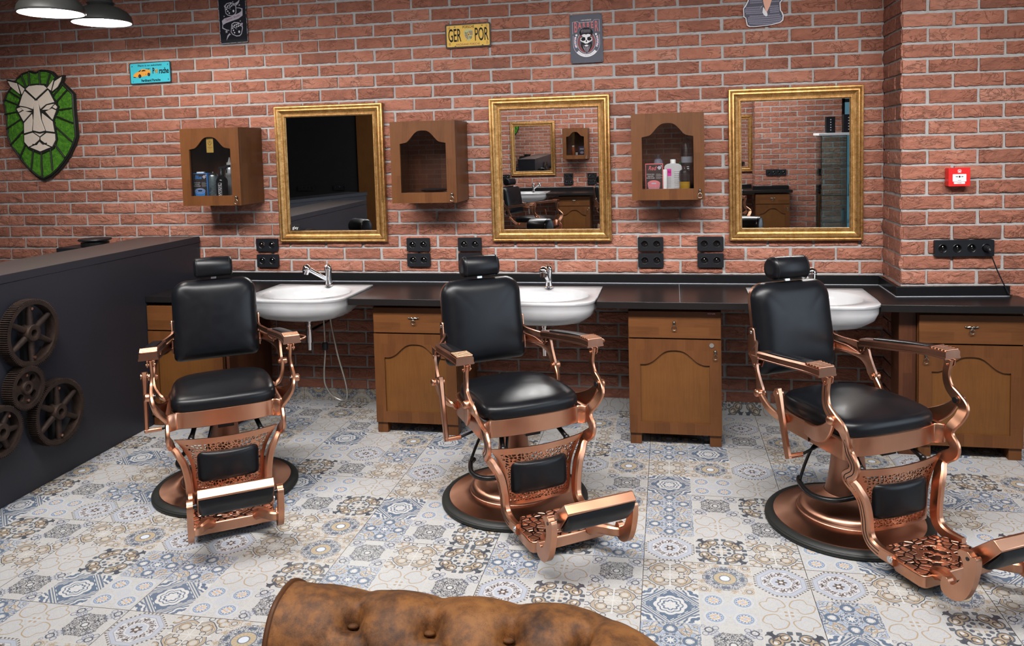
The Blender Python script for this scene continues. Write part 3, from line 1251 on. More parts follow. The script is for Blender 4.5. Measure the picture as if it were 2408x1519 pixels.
def tap(cx, label, swing):
    """Chrome mixer with a pull-out spray head; swing turns the spout."""
    t = thing('tap', label, 'tap', (cx, -.262, WT + .011), 0, 'chrome taps on the washbasins')
    b = MB()
    b.lathe([(.026, 0), (.026, .006), (.021, .010), (.019, .05), (.020, .085), (.022, .10)], 22)
    b.build('body', M['chrome'], t)
    h = MB()
    h.lathe([(.022, .10), (.0235, .108), (.022, .120), (.015, .130), (.006, .133), (0, .1335)], 22)
    h.tube([(0, .0, .120), (0, -.012, .128), (0, -.034, .126)], [.012, .010, .007], 12)
    h.build('lever', M['chrome'], t)
    s = MB()
    dx, dy = sin(swing), -cos(swing)
    s.tube([(0, 0, .035), (dx * .05, dy * .05, .068), (dx * .115, dy * .115, .112)], [.012, .0135, .0145], 16)
    s.build('spout', M['chrome'], t)
    e = MB()
    e.ball((dx * .128, dy * .128, .116), .026, 20, (1, 1, 1.05))
    e.cyl((dx * .130, dy * .130, .108), (dx * .136, dy * .136, .082), .0235, 18, .019)
    e.build('spray_head', M['chrome'], t)
    return t


tap(S1 + .04, 'chrome tap with spout swung left on the leftmost washbasin', rad(-58))
tap(S2 + .0, 'chrome tap facing forward on the washbasin behind the middle chair', rad(-4))
tap(S3 + .0, 'chrome tap peeping out behind the rightmost headrest', rad(8))
hs = thing('spray_hose', 'ribbed steel spray hose looping down under the leftmost washbasin', 'hose')
m = MB()
hx, hy = S1 + .10, -.44
pts = [(hx - .02, hy, .640), (hx - .018, hy, .56), (hx - .018, hy, .44), (hx - .03, hy, .32), (hx - .035, hy + .02, .23), (hx - .005, hy + .05, .155), (hx + .045, hy + .06, .125), (hx + .085, hy + .05, .15), (hx + .09, hy + .03, .24), (hx + .06, hy, .42), (hx + .03, hy, .58), (hx + .022, hy, .640)]
P2 = catmull([Vector(p) for p in pts], 14)
m.tube(P2, [.0052 if i % 2 else .0064 for i in range(len(P2))], 8)
m.build('hose', M['hose'], hs)
m = MB()
m.lathe([(.004, 0), (.016, .004), (.018, .022), (.0185, .025), (.018, .028), (.016, .046), (.004, .05)], 18, T(hx - .018, hy, .445))
m.build('weight', M['plastic'], hs)

# ------------------------------------------------------------------ wall cabinets
WC_W, WC_D, WC_Z0, WC_Z1 = .398, .293, 1.304, 1.787


def wall_cabinet(x0, label, rz=0.0, y=0.0, left=False):
    t = thing('wall_cabinet', label, 'cabinet', (x0, y - .002, WC_Z0), rz, 'walnut wall cabinets')
    w, d, h = WC_W, WC_D, WC_Z1 - WC_Z0
    b = MB()
    b.box(0, .016, -d + .021, -.008, 0, h)
    b.box(w - .016, w, -d + .021, -.008, 0, h)
    b.box(.016, w - .016, -d + .021, -.008, 0, .016)
    b.box(.016, w - .016, -d + .021, -.008, h - .016, h)
    b.build('carcass', M['wood'], t, .0015)
    k = MB()
    k.box(.016, w - .016, -d + .024, -.016, .036, .052)
    k.build('shelf', M['wood'], t, .001)
    k = MB()
    k.box(.016, w - .016, -.016, -.010, .016, h - .016)
    k.build('back_panel', M['wood_dark'], t)
    o = MB()
    o.prism([[(0, 0), (w, 0), (w, h), (0, h)], [(.058, .062), (w - .058, .062)] + arch(.058, w - .058, .352, .428, .14)], -d, -d + .020)
    do = o.build('door', M['wood'], t)
    g = MB()
    g.box(.05, w - .05, -d + .012, -d + .015, .055, .436)
    g.build('glass', M['glass'], do)
    ring_pull(do, .026 if left else w - .026, -d, .052)
    return t


WC = 'walnut wall cabinet with arched glass door '
wall_cabinet(-3.022, WC + 'left of the leftmost gilt mirror')
wall_cabinet(-1.641, WC + 'nearly empty, between the left and middle mirrors')
wall_cabinet(-.224, WC + 'between the middle and right mirrors')

# ------------------------------------------------------------------ gilt mirrors
MIR_W, MIR_H, MIR_Z = .735, .877, 1.043


def gilt_mirror(cx, label, y=0.0, rz=0.0):
    t = thing('wall_mirror', label, 'mirror', (cx, y - .012, MIR_Z), rz, 'gilt framed wall mirrors')
    t.rotation_euler = (rad(.45), 0, rz)
    w, h = MIR_W / 2, MIR_H
    # frame profile: (inset from the outer edge, height off the wall)
    prof = [(0, 0), (0, .022), (.003, .027), (.010, .029), (.015, .026), (.018, .0275), (.022, .032), (.030, .0335), (.034, .030), (.037, .026), (.044, .022), (.052, .0195), (.057, .0195), (.060, .0225), (.066, .0225), (.070, .018), (.073, .011), (.073, .004)]
    m = MB()
    cs = [(-w, 0), (w, 0), (w, h), (-w, h)]
    vs, fs = [], []
    n = len(prof)
    for (x, z), (sx, sz) in zip(cs, ((1, 1), (-1, 1), (-1, -1), (1, -1))):
        for (a, b) in prof:
            vs.append((x + sx * a, -b, z + sz * a))
    for k in range(4):
        q = (k + 1) % 4
        for i in range(n - 1):
            fs.append((k * n + i, k * n + i + 1, q * n + i + 1, q * n + i))
        fs.append((k * n + n - 1, k * n, q * n, q * n + n - 1))
    m.add(vs, fs)
    m.build('frame', M['gold'], t, angle=24)
    g = MB()
    g.box(-w + .068, w - .068, -.008, -.004, .068, h - .068)
    g.build('mirror_glass', M['mirror'], t, smooth=False)
    return t


mL = gilt_mirror(-2.147, 'gilt framed wall mirror with small black sticker, leftmost on the brick wall')
mM = gilt_mirror(-.7285, 'gilt framed wall mirror reflecting another chair, above the middle chair')
mR = gilt_mirror(.6895, 'gilt framed wall mirror reflecting a glass showcase, next to the pillar')
st = MB()
st.box(-.293, -.228, -.0092, -.0082, .072, .115)
st = st.build('sticker', M['paint_dark'], mL, smooth=False)
text('glxy', .027, 'lettering', M['white'], st, T(-.262, -.0094, .092), .95, .0002)

# ------------------------------------------------------------------ sockets
def socket_block(x0, x1, z0, z1, n, label, loc=(0, 0, 0), rz=0.0, group='black double sockets'):
    """Black frame with n round socket wells, each with two pins and an earth pin."""
    cx, cz = (x0 + x1) / 2, (z0 + z1) / 2
    t = thing('wall_socket', label, 'socket', (loc[0], loc[1], loc[2]), rz, group)
    w, h = (x1 - x0) / 2, (z1 - z0) / 2
    f = MB()
    holes = []
    pitch = .071
    xs = [cx + (i - (n - 1) / 2) * pitch for i in range(n)]
    for x in xs:
        holes.append([(x + .0195 * cos(2 * PI * k / 24), cz + .0195 * sin(2 * PI * k / 24)) for k in range(24)])
    f.prism([rrect(x0, x1, z0, z1, .006, 3)] + holes, -.026, -.006)
    f.build('frame', M['plastic'], t, .0018)
    for x in xs:
        q = MB()
        q.lathe([(.0205, 0), (.019, -.012), (.017, -.016), (.0, -.016)], 24, T(x, -.0262, cz) @ Matrix.Rotation(PI / 2, 4, 'X'), cap=False)
        q.lathe([(.0195, 0.0002), (.0212, .0012), (.0228, .0002)], 24, T(x, -.026, cz) @ Matrix.Rotation(PI / 2, 4, 'X'), cap=False)
        wl = q.build('socket_well', M['well'], t)
        p = MB()
        p.cyl((x, -.013, cz + .009), (x, -.024, cz + .009), .0023, 10)
        p.ball((x, -.0245, cz + .009), .0024, 8)
        p.build('earth_pin', M['chrome'], wl)
        p = MB()
        p.cyl((x + .008, -.011, cz - .003), (x + .008, -.0115, cz - .003), .0024, 10)
        p.build('contact', M['steel'], wl)
    return t


SO = [(-2.689, 1.023, 'upper black double socket left of the leftmost mirror foot'),
      (-2.689, .919, 'lower black double socket left of the leftmost mirror foot'),
      (-1.655, 1.023, 'upper black double socket below the nearly empty wall cabinet, left pair'),
      (-1.655, .926, 'lower black double socket below the nearly empty wall cabinet, left pair'),
      (-1.320, 1.024, 'upper black double socket above the middle headrest'),
      (-1.320, .927, 'lower black double socket half hidden by the middle headrest'),
      (-.208, 1.023, 'upper black double socket in left pair below the wall cabinet of white bottles'),
      (-.208, .925, 'lower black double socket in left pair below the wall cabinet of white bottles'),
      (.139, 1.024, 'upper black double socket beside the right mirror foot'),
      (.139, .926, 'lower black double socket beside the right mirror foot')]
for x, z, lab in SO:
    socket_block(x, x + .150, z - .042, z + .042, 2, lab)
so4 = socket_block(-.146, .146, -.0425, .0425, 4, 'black four-gang socket strip on the brick pillar', (PIL_X + .302, PIL_Y + .0235, 1.039), PIL_A, 'black socket strips')
pg = thing('power_plug', 'black plug and cord hanging from the pillar socket strip', 'plug', (PIL_X + .302, PIL_Y + .0235, 1.039), PIL_A)
m = MB()
m.lathe([(.0175, 0), (.0175, .012), (.014, .02), (.011, .034)], 20, T(.1065, -.0265, 0) @ Matrix.Rotation(PI / 2, 4, 'X'))
m.tube([(.1065, -.058, 0), (.1075, -.064, -.008), (.110, -.062, -.024)], [.010, .009, .006], 10)
m.build('plug', M['plastic'], pg, .001)
m = MB()
m.tube(catmull([Vector(p) for p in [(.110, -.062, -.02), (.122, -.06, -.05), (.155, -.045, -.12), (.193, -.042, -.2), (.212, -.05, -.240), (.232, -.03, -.2445)]], 8), .0032, 8)
m.build('cord', M['plastic'], pg)

# fire alarm call point
fa = thing('fire_alarm', 'red manual fire alarm call point on the brick pillar', 'alarm', (PIL_X + .262, PIL_Y + .017, 1.408), PIL_A)
m = MB()
m.prism(rrect(-.0525, .0525, -.046, .048, .004, 3), -.052, -.008)
m.build('housing', M['red'], fa, .003)
m = MB()
m.prism(rrect(-.033, .033, -.022, .016, .002, 2), -.0536, -.050)
m.prism(rrect(-.027, .027, -.034, -.0235, .003, 3), -.0536, -.050)
pn = m.build('panel', M['white'], fa, .0004)
m = MB()
m.cyl((0, -.0535, .003), (0, -.0542, .003), .0048, 14)
for s in (-1, 1):
    m.prism([(s * .0195, .0042), (s * .0195, .0018), (s * .013, .0018), (s * .013, -.001), (s * .008, .003), (s * .013, .007), (s * .013, .0042)], -.0541, -.0535)
m.build('arrows', M['ink'], pn)
text('zlamać', .006, 'lettering', M['ink'], pn, T(0, -.0537, -.0155))
text('POŻAR', .0062, 'lettering', M['ink'], pn, T(0, -.0537, -.029))
m = MB()
m.prism([rrect(-.008, .008, .024, .036, .001, 1), rrect(-.0065, .0065, .0255, .0345, .001, 1)], -.0528, -.0519)
m.prism([(-.004, .0255), (.004, .0255), (.005, .031), (.002, .029), (.001, .034), (-.002, .030), (-.004, .033)], -.0528, -.0519)
m.prism([(-.010, .036), (0, .0415), (.010, .036), (.009, .035), (0, .040), (-.009, .035)], -.0528, -.0519)
m.build('fire_symbol', M['white'], fa)

# ------------------------------------------------------------------ barber chairs (front is -y, seat turns about z)
def barber_chair(label, loc, rz):
    t = thing('barber_chair', label, 'chair', (*loc, 0), rz, 'black leather and copper barber chairs')
    cu, cd, ca, le = M['copper'], M['copper_dark'], M['copper_arm'], M['leather']
    # base disc, rubber ring and pedestal
    m = MB()
    m.lathe([(.30, .001), (.331, .001), (.3365, .006), (.3365, .011), (.333, .0125), (.3365, .014), (.335, .020), (.331, .0215), (.333, .023), (.327, .029), (.317, .033), (.306, .0335), (.300, .030)], 72)
    m.build('rubber_ring', M['rubber'], t, angle=60)
    m = MB()
    m.lathe([(.302, .028), (.300, .034), (.288, .037), (.24, .049), (.210, .059), (.205, .057), (.201, .060), (.199, .070), (.191, .082), (.177, .091), (.158, .098), (.134, .107), (.112, .120), (.094, .138)], 72, cap=False)
    m.build('base', cd, t, angle=50)
    m = MB()
    m.lathe([(.096, .128), (.088, .150), (.078, .19), (.070, .25), (.064, .31), (.060, .36), (.058, .395)], 40)
    m.build('pedestal', cd, t, angle=60)
    # seat underframe
    m = MB()
    m.box(-.13, .13, -.14, .12, .395, .425)
    m.box(-.035, .035, -.23, .16, .372, .396)
    m.cyl((-.10, -.10, .385), (.10, -.10, .385), .009, 10)
    m.cyl((.125, -.16, .40), (.150, -.245, .345), .011, 10)
    m.cyl((-.125, -.16, .40), (-.150, -.245, .345), .011, 10)
    for s in (-1, 1):
        m.ball((s * .150, -.247, .343), .015, 10)
    m.build('underframe', M['black_metal'], t, .003)
    # pump pedal loop
    m = MB()
    m.tube(catmull([Vector(p) for p in [(-.05, .07, .36), (-.115, .075, .315), (-.155, .075, .25), (-.185, .072, .185)]], 5), .0065, 10)
    m.tube(catmull([Vector(p) for p in [(-.05, -.06, .36), (-.075, -.10, .28), (-.085, -.115, .22), (-.095, -.135, .185)]], 5), .0065, 10)
    m.tube(catmull([Vector(p) for p in [(-.155, .115, .17), (-.185, .075, .172), (-.212, -.01, .168), (-.205, -.075, .168), (-.165, -.125, .172), (-.085, -.145, .180)]], 7), .0115, 12)
    m.build('pump_pedal', M['black_metal'], t)
    # seat band: wavy front, straight sides, rounded back
    half = [(0, -.272), (.06, -.271), (.12, -.267), (.165, -.259), (.190, -.2515), (.207, -.2515), (.225, -.262), (.240, -.268), (.249, -.262), (.251, -.245)]
    side = [(.247, -.15), (.243, -.05), (.240, .05), (.232, .125), (.205, .185), (.15, .222), (.075, .240), (0, .246)]
    right = catmull([Vector((p[0], p[1], 0)) for p in half + side], 3)
    loop = [(p.x, p.y) for p in right] + [(-p.x, p.y) for p in reversed(right[1:-1])]
    n = len(loop)
    def inset(d):
        return [(x * (1 - d / .25), y + (.012 - y) * d / .25) for x, y in loop]
    m = MB()
    rings = [(inset(.006), .398), (inset(.0), .402), (inset(.0), .472), (inset(.006), .476), (inset(.02), .474), (inset(.02), .40)]
    m.add([(p[0], p[1], z) for l, z in rings for p in l], [(r * n + i, r * n + (i + 1) % n, ((r + 1) % 6) * n + (i + 1) % n, ((r + 1) % 6) * n + i) for r in range(6) for i in range(n)])
    m.build('seat_band', cu, t, angle=50)
    for s in (-1, 1):
        m = MB()
        m.box(s * .2445 - .004, s * .2445 + .004, -.0605, -.0585, .403, .471)
        m.build('band_seam', M['groove'], t)
    # seat cushion
    so_ = catmull([Vector((a, b, 0)) for a, b in ((0, -.268), (.10, -.265), (.165, -.256), (.200, -.243), (.219, -.220), (.226, -.18), (.226, -.08), (.222, .03), (.212, .11), (.187, .17), (.14, .207), (.07, .224), (0, .229))], 5)
    ol = [(p.x, p.y) for p in so_] + [(-p.x, p.y) for p in reversed(so_[1:-1])]
    m = MB()
    lv = [(.985, .468), (1.0, .474), (1.008, .488), (1.008, .502), (1.0, .515), (.982, .526), (.95, .535), (.90, .541), (.82, .545), (.7, .548), (.5, .551), (.3, .553), (.1, .554)]
    L = len(ol)
    vs = []
    for k, z in lv:
        for (x, y) in ol:
            cy = -.02
            yy = cy + (y - cy) * k
            xx = x * k
            dz = (-.012 * max(0, -(yy + .12)) / .13 - .012 * max(0, yy) / .2) * max(0, (z - .50) / .05)
            sag = -.006 * math.exp(-((xx / .13) ** 2 + ((yy - .02) / .12) ** 2)) if z > .54 else 0
            vs.append((xx, yy, z + dz + sag))
    fs = [(r * L + i, r * L + (i + 1) % L, (r + 1) * L + (i + 1) % L, (r + 1) * L + i) for r in range(len(lv) - 1) for i in range(L)]
    fs.append(tuple((len(lv) - 1) * L + i for i in range(L)))
    fs.append(tuple(reversed(range(L))))
    m.add(vs, fs)
    m.build('seat', le, t, angle=80)
    # backrest: copper shell, cushion, side straps
    tilt = Matrix.Translation((0, .318, .565)) @ Matrix.Rotation(rad(-9.2), 4, 'X')
    m = padded(-.207, .207, 0, .412, (.03, .03, .075, .075), .058, .012)
    m.v = [tuple(tilt @ Vector((p[0], p[1] + .012, p[2]))) for p in m.v]
    back = m.build('backrest', le, t, angle=70)
    m = MB()
    fr = rrect(-.206, .206, .001, .4115, (.03, .03, .075, .075), 8)
    m.prism(fr, .012, .034, M=tilt)
    m.build('back_shell', ca, t, .004)
    for s in (-1, 1):
        m = MB()
        pr = [(-.004, .025), (.026, .025), (.030, .06), (.030, .185), (.026, .195), (-.004, .195), (-.008, .185), (-.008, .05)]
        m.prism([(p[0] + .006, p[1] + .02) for p in pr], s * .2065, s * .2165, 'x', tilt)
        st = m.build('back_strap', ca, t, .003)
        for z in (.065, .195):
            b = MB()
            b.ball((s * .217, .018, z), .008, 12, (.5, 1, 1), tilt)
            b.build('bolt', M['steel'], st)
    # headrest on a steel stem
    hm = tilt @ Matrix.Translation((0, .005, .419))
    m = MB()
    m.box(-.013, .013, .0, .008, -.03, .05, hm)
    m.build('headrest_stem', M['steel'], t, .001)
    m = MB()
    pr = [(-.050, .018), (-.038, .006), (.0, .004), (.028, .010), (.046, .030), (.050, .060), (.036, .088), (.008, .103), (-.024, .104), (-.046, .092), (-.057, .066), (-.057, .036)]
    pr = [(p.x, p.y) for p in catmull([Vector((p[0], p[1], 0)) for p in pr + pr[:1]], 3)[:-1]]
    k = len(pr)
    xs = [(-.095, .45), (-.0935, .80), (-.088, .94), (-.080, 1.0), (0, 1.03), (.080, 1.0), (.088, .94), (.0935, .80), (.095, .45)]
    vs = [(x, (p[0] * s), .052 + (p[1] - .052) * s) for x, s in xs for p in pr]
    fs = [(r * k + i, r * k + (i + 1) % k, (r + 1) * k + (i + 1) % k, (r + 1) * k + i) for r in range(len(xs) - 1) for i in range(k)]
    fs += [tuple(range(k)), tuple((len(xs) - 1) * k + i for i in reversed(range(k)))]
    m.add(vs, fs, hm)
    hr = m.build('headrest', le, t, angle=75)
    for s in (-1, 1):
        m = MB()
        m.tube([tuple(hm @ Vector((s * .0795, p[0] * 1.006, .052 + (p[1] - .052) * 1.006))) for p in pr], .0013, 5, True)
        m.build('stitching', M['seam'], hr)

    for s in (-1, 1):
        X = lambda p: (s * p[0], p[1], p[2])
        # armrest: rail with leather pad and ribbed front end
        ctr = [(.268, .205, .698), (.274, .16, .704), (.285, .06, .715), (.296, -.05, .728), (.304, -.16, .740), (.306, -.243, .742)]
        m = MB()
        m.sweep([X(p) for p in ctr], [(.060, .030), (.062, .030), (.062, .030), (.064, .030), (.074, .034), (.076, .036)], smooth=5)
        arm = m.build('armrest', ca, t, angle=30)
        m = MB()
        m.sweep([X((p[0], p[1], p[2] - .014)) for p in ctr], [(.068, .007), (.070, .007), (.070, .007), (.072, .007), (.080, .008), (.082, .008)], smooth=5)
        m.build('rail_edge', ca, arm, angle=30)
        m = MB()
        m.sweep([X((p[0], p[1], p[2] + .0155)) for p in ((.276, .135, .7075), (.285, .06, .715), (.296, -.05, .728), (.303, -.145, .7385))], [(.040, .010), (.044, .014), (.046, .014), (.050, .010)], smooth=5)
        m.build('arm_pad', le, arm, angle=60)
        m = MB()
        for i in range(5):
            y = -.165 - i * .0165
            m.cyl(X((.270, y, .7585)), X((.341, y, .7585)), .0058, 10)
        m.build('ribbed_grip', cu, arm)
        # S-shaped front support running down to the foot plate
        sp = [(.298, -.235, .724), (.296, -.222, .662), (.300, -.232, .610), (.302, -.270, .575), (.296, -.306, .545), (.276, -.303, .505), (.250, -.286, .465), (.2435, -.288, .435), (.2435, -.313, .402), (.2425, -.308, .370), (.232, -.264, .332), (.205, -.280, .290), (.182, -.292, .245), (.170, -.297, .180), (.167, -.300, .125), (.166, -.322, .092), (.165, -.365, .078), (.164, -.430, .077)]
        sz = [(.015, .032), (.014, .034), (.014, .040), (.015, .048), (.015, .048), (.016, .044), (.017, .042), (.017, .044), (.017, .046), (.018, .048), (.022, .052), (.028, .052), (.031, .050), (.031, .048), (.031, .048), (.031, .048), (.028, .046), (.022, .046)]
        m = MB()
        m.sweep([X(p) for p in sp], sz, smooth=6)
        sup = m.build('front_support', cu, t, angle=32)
        m = MB()
        for o in (-.008, .006):
            q = []
            for p, z in zip(sp, sz):
                q.append((p[0] + z[0] / 2 - .0008, p[1], p[2]))
            q = q[5:-1]
            m.sweep([X(p) for p in q], [(.0045, .0035)] * len(q), smooth=6, off=(0, o if s > 0 else o))
        q = [(p[0] + z[0] / 2 - .0008, p[1], p[2]) for p, z in zip(sp, sz)][0:4]
        m.sweep([X(p) for p in q], [(.004, .004)] * len(q), smooth=6)
        m.build('groove', M['groove'], sup)
        # fork under the arm front, pivot knob with bolt
        m = MB()
        for d in (-.014, .010):
            m.prism([(-.252, .724), (-.215, .724), (-.222, .700), (-.235, .690), (-.248, .700)], s * (.298 + d), s * (.298 + d + .006), 'x')
        m.cyl(X((.278, -.235, .703)), X((.318, -.235, .703)), .0055, 12)
        m.build('fork', cu, t, .001)
        m = MB()
        m.cyl(X((.292, -.272, .568)), X((.322, -.272, .568)), .0175, 20)
        m.ball(X((.322, -.272, .568)), .0175, 20, (.6, 1, 1))
        kn = m.build('pivot_knob', cu, t, angle=60)
        m = MB()
        m.cyl(X((.284, -.272, .568)), X((.293, -.272, .568)), .012, 16)
        m.build('bolt', M['black_metal'], kn)
        # ear rising from the seat band to the front knob
        m = MB()
        m.sweep([X(p) for p in [(.243, -.035, .452), (.262, -.10, .457), (.281, -.165, .474), (.295, -.225, .513), (.303, -.262, .556)]], [(.012, .050), (.012, .058), (.013, .064), (.015, .050), (.018, .030)], smooth=5)
        m.build('front_bracket', cu, t, angle=32)
        # rear knob, its curved carrier, the slotted plate and the rear fork
        m = MB()
        m.sweep([X(p) for p in [(.205, .150, .440), (.243, .095, .446), (.275, .098, .462), (.297, .135, .493), (.305, .172, .536)]], [(.014, .034), (.015, .036), (.016, .036), (.017, .034), (.020, .028)], smooth=5)
        m.build('rear_bracket', cu, t, angle=32)
        m = MB()
        m.cyl(X((.290, .177, .543)), X((.323, .177, .543)), .0165, 20)
        m.ball(X((.323, .177, .543)), .0165, 18, (.6, 1, 1))
        m.cyl(X((.284, .177, .543)), X((.291, .177, .543)), .010, 14)
        m.build('rear_knob', cu, t, angle=60)
        out = [(.395, .735), (.372, .745), (.34, .722), (.29, .702), (.235, .690), (.208, .668), (.196, .63), (.176, .59), (.160, .560), (.164, .535), (.186, .528), (.204, .545), (.214, .58), (.236, .612), (.285, .634), (.335, .642), (.372, .640), (.392, .650)]
        out = [(p.x, p.y) for p in catmull([Vector((p[0], p[1], 0)) for p in out], 3)]
        slot = [(.335, .694), (.335, .684), (.28, .668), (.235, .638), (.229, .642), (.250, .664), (.29, .683)]
        m = MB()
        m.prism([out, slot], -.006, .006, 'x')
        def bend(p):
            y = p[1]
            return (s * (.300 + p[0] - .95 * max(0, y - .20) ** 1.15 if y < .33 else .300 + p[0] - .95 * .13 ** 1.15 + 0), y, p[2])
        m.v = [bend(p) for p in m.v]
        m.build('slotted_plate', ca, t, .002)
        m = MB()
        for d in (-.019, .013):
            m.prism([(.245, .692), (.190, .692), (.197, .672), (.214, .640), (.230, .640), (.240, .665)], s * (.284 + d), s * (.284 + d + .006), 'x')
        m.cyl(X((.262, .222, .652)), X((.305, .222, .652)), .0055, 12)
        m.build('rear_fork', ca, t, .0015)
        # tow hook of the foot rest
        hk = [(-.718, .262), (-.712, .248), (-.728, .236), (-.737, .200), (-.722, .160), (-.700, .133), (-.682, .128), (-.672, .140), (-.655, .138), (-.646, .112), (-.650, .088), (-.674, .077), (-.708, .080), (-.742, .104), (-.766, .148), (-.782, .205), (-.786, .248), (-.780, .263), (-.766, .258), (-.752, .268), (-.735, .266)]
        hk = [(p.x, p.y) for p in catmull([Vector((p[0], p[1], 0)) for p in hk + hk[:1]], 3)[:-1]]
        m = MB()
        m.prism(hk, s * .158, s * .182, 'x')
        hook = m.build('foot_hook', cu, t, .004)
        m = MB()
        m.cyl(X((.181, -.752, .246)), X((.1835, -.752, .246)), .0065, 16)
        m.cyl(X((.145, -.752, .246)), X((.159, -.752, .246)), .009, 14)
        m.build('bolt', M['black_metal'], hook)
        m = MB()
        m.sweep([X(p) for p in [(.168, -.664, .106), (.158, -.668, .106), (.140, -.655, .107), (.126, -.625, .104), (.112, -.590, .098), (.098, -.555, .080)]], [(.034, .026), (.036, .026), (.038, .028), (.040, .036), (.042, .046), (.044, .050)], axis=(0, 0, 1), smooth=5)
        m.build('hook_arm', cu, t, angle=32)
        m = MB()
        m.cyl(X((.1755, -.418, .077)), X((.179, -.418, .077)), .0125, 16)
        m.cyl(X((.179, -.418, .077)), X((.180, -.418, .077)), .006, 10)
        m.build('bolt', M['steel'], sup)
    # looped rail on the left arm of the sitter
    m = MB()
    m.tube(catmull([Vector(p) for p in [(.335, -.10, .733), (.352, -.11, .733), (.372, -.15, .735), (.375, -.195, .737), (.355, -.225, .738), (.330, -.228, .738)]], 5), .0042, 8)
    m.build('towel_loop', cu, t)
    # reclining lever beside the seat
    m = MB()
    m.sweep([(-.336, .014, .612), (-.336, .010, .585), (-.336, -.002, .53), (-.336, -.022, .45), (-.336, -.044, .365), (-.336, -.052, .343)], [(.026, .020), (.028, .030), (.022, .030), (.020, .026), (.020, .026), (.020, .024)], smooth=5)
    m.cyl((-.343, -.052, .352), (-.272, -.052, .352), .0095, 14)
    m.cyl((-.352, .012, .592), (-.320, .012, .592), .013, 16)
    lv_ = m.build('recline_lever', cu, t, angle=40)
    m = MB()
    m.cyl((-.272, -.052, .352), (-.10, -.03, .385), .006, 10)
    m.build('rod', M['black_metal'], lv_)
    # pierced leg panel with its pad
    zt, zb = .362, .106
    def panel_pt(u, w):       # u -1..1 across, w 0..1 up
        hw = .150 + .012 * w + .058 * max(0, (w - .45) / .55) ** 1.7
        y = -.268 - .026 * (1 - u * u) - .004 * w
        z = zb + (zt - zb) * w - .014 * (1 - u * u) * (w - .35)
        return Vector((u * hw, y, z))
    NU, NV = 210, 150
    rg = random.Random(11)
    def cut(u, w):
        x, z = u * .165, zb + (zt - zb) * w
        inside = abs(x) < .148 and .120 < z < .335
        padded = abs(x) < .128 and .153 < z < .299
        if not inside or padded:
            return False
        q = Vector((x * 78, z * 78, 1.7))
        d = noise.voronoi(q, distance_metric='DISTANCE')[0]
        return d[1] - d[0] > .17
    m = MB()
    vs, idx = [], {}
    keep = [[not cut(-1 + 2 * (i + .5) / NU, (j + .5) / NV) for i in range(NU)] for j in range(NV)]
    for j in range(NV + 1):
        for i in range(NU + 1):
            vs.append(panel_pt(-1 + 2 * i / NU, j / NV))
    k = len(vs)
    vs += [p + Vector((0, .007, 0)) for p in vs]
    fs = []
    I = lambda i, j: j * (NU + 1) + i
    for j in range(NV):
        for i in range(NU):
            if not keep[j][i]:
                continue
            a, b, c, d = I(i, j), I(i + 1, j), I(i + 1, j + 1), I(i, j + 1)
            fs += [(a, b, c, d), (a + k, d + k, c + k, b + k)]
            for (di, dj, e) in ((0, -1, (a, b)), (1, 0, (b, c)), (0, 1, (c, d)), (-1, 0, (d, a))):
                ii, jj = i + di, j + dj
                if not (0 <= ii < NU and 0 <= jj < NV) or not keep[jj][ii]:
                    fs.append((e[0], e[0] + k, e[1] + k, e[1]))
    m.add(vs, fs)
    pan = m.build('leg_panel', cu, t, recalc=False, angle=40)
    m = padded(-.131, .131, .155, .297, .024, .020, .005, 16)
    m.v = [(p[0], p[1] - .272 - .024 * (1 - (p[0] / .15) ** 2), p[2] - .014 * (1 - (p[0] / .16) ** 2) * ((p[2] - zb) / (zt - zb) - .35)) for p in m.v]
    m.build('leg_pad', le, t, angle=70)
    # cast foot plate
    po = [(-.120, -.338), (-.120, -.362), (-.138, -.370), (-.146, -.400), (-.166, -.432)]
    po += [(-.166, -.540), (-.160, -.556), (-.148, -.562)]
    pl = po + [(-p[0], p[1]) for p in reversed(po)]
    m = MB()
    m.prism(pl, .036, .082, 'z')
    m.build('foot_plate', cu, t, .006, 3)
    m = MB()
    m.prism([(p[0] * .955, -.45 + (p[1] + .45) * .94) for p in pl], .0815, .0835, 'z')
    m.build('relief_plate', M['relief'], t)
    # hinged foot flap: copper shell with a padded face
    m = MB()
    m.prism([(-.716, .246), (-.722, .256), (-.806, .329), (-.813, .329), (-.839, .307), (-.839, .301), (-.762, .214)], -.142, .142, 'x')
    fl = m.build('foot_flap', cu, t, .002)
    m = MB()
    d0, d1 = Vector((-.838, .300)), Vector((-.760, .210))
    nrm = Vector((-(d0 - d1).y, (d0 - d1).x)).normalized()
    if nrm.x > 0:
        nrm = -nrm
    pr = []
    for i in range(13):
        a = i / 12
        b = (1 - abs(2 * a - 1) ** 4) * .020 + .001
        q = d0.lerp(d1, a) + nrm * b
        pr.append((q.x, q.y))
    kk = len(pr)
    xs = [(-.139, .25), (-.136, .7), (-.128, .95), (-.112, 1), (.112, 1), (.128, .95), (.136, .7), (.139, .25)]
    vs = []
    for x, sc in xs:
        for i, q in enumerate(pr):
            a = i / 12
            base = d0.lerp(d1, a)
            f = max(.02, sc)
            fold = 1 if a < .5 else 1 - (1 - sc) * (a - .5) * .55
            bb = d0.lerp(d1, a * fold)
            v = bb + (Vector(q) - base) * f
            vs.append((x, v.x, v.y))
    fs = [(r * kk + i, r * kk + i + 1, (r + 1) * kk + i + 1, (r + 1) * kk + i) for r in range(len(xs) - 1) for i in range(kk - 1)]
    m.add(vs, fs)
    m.build('flap_pad', le, fl, recalc=False, angle=70)
    return t


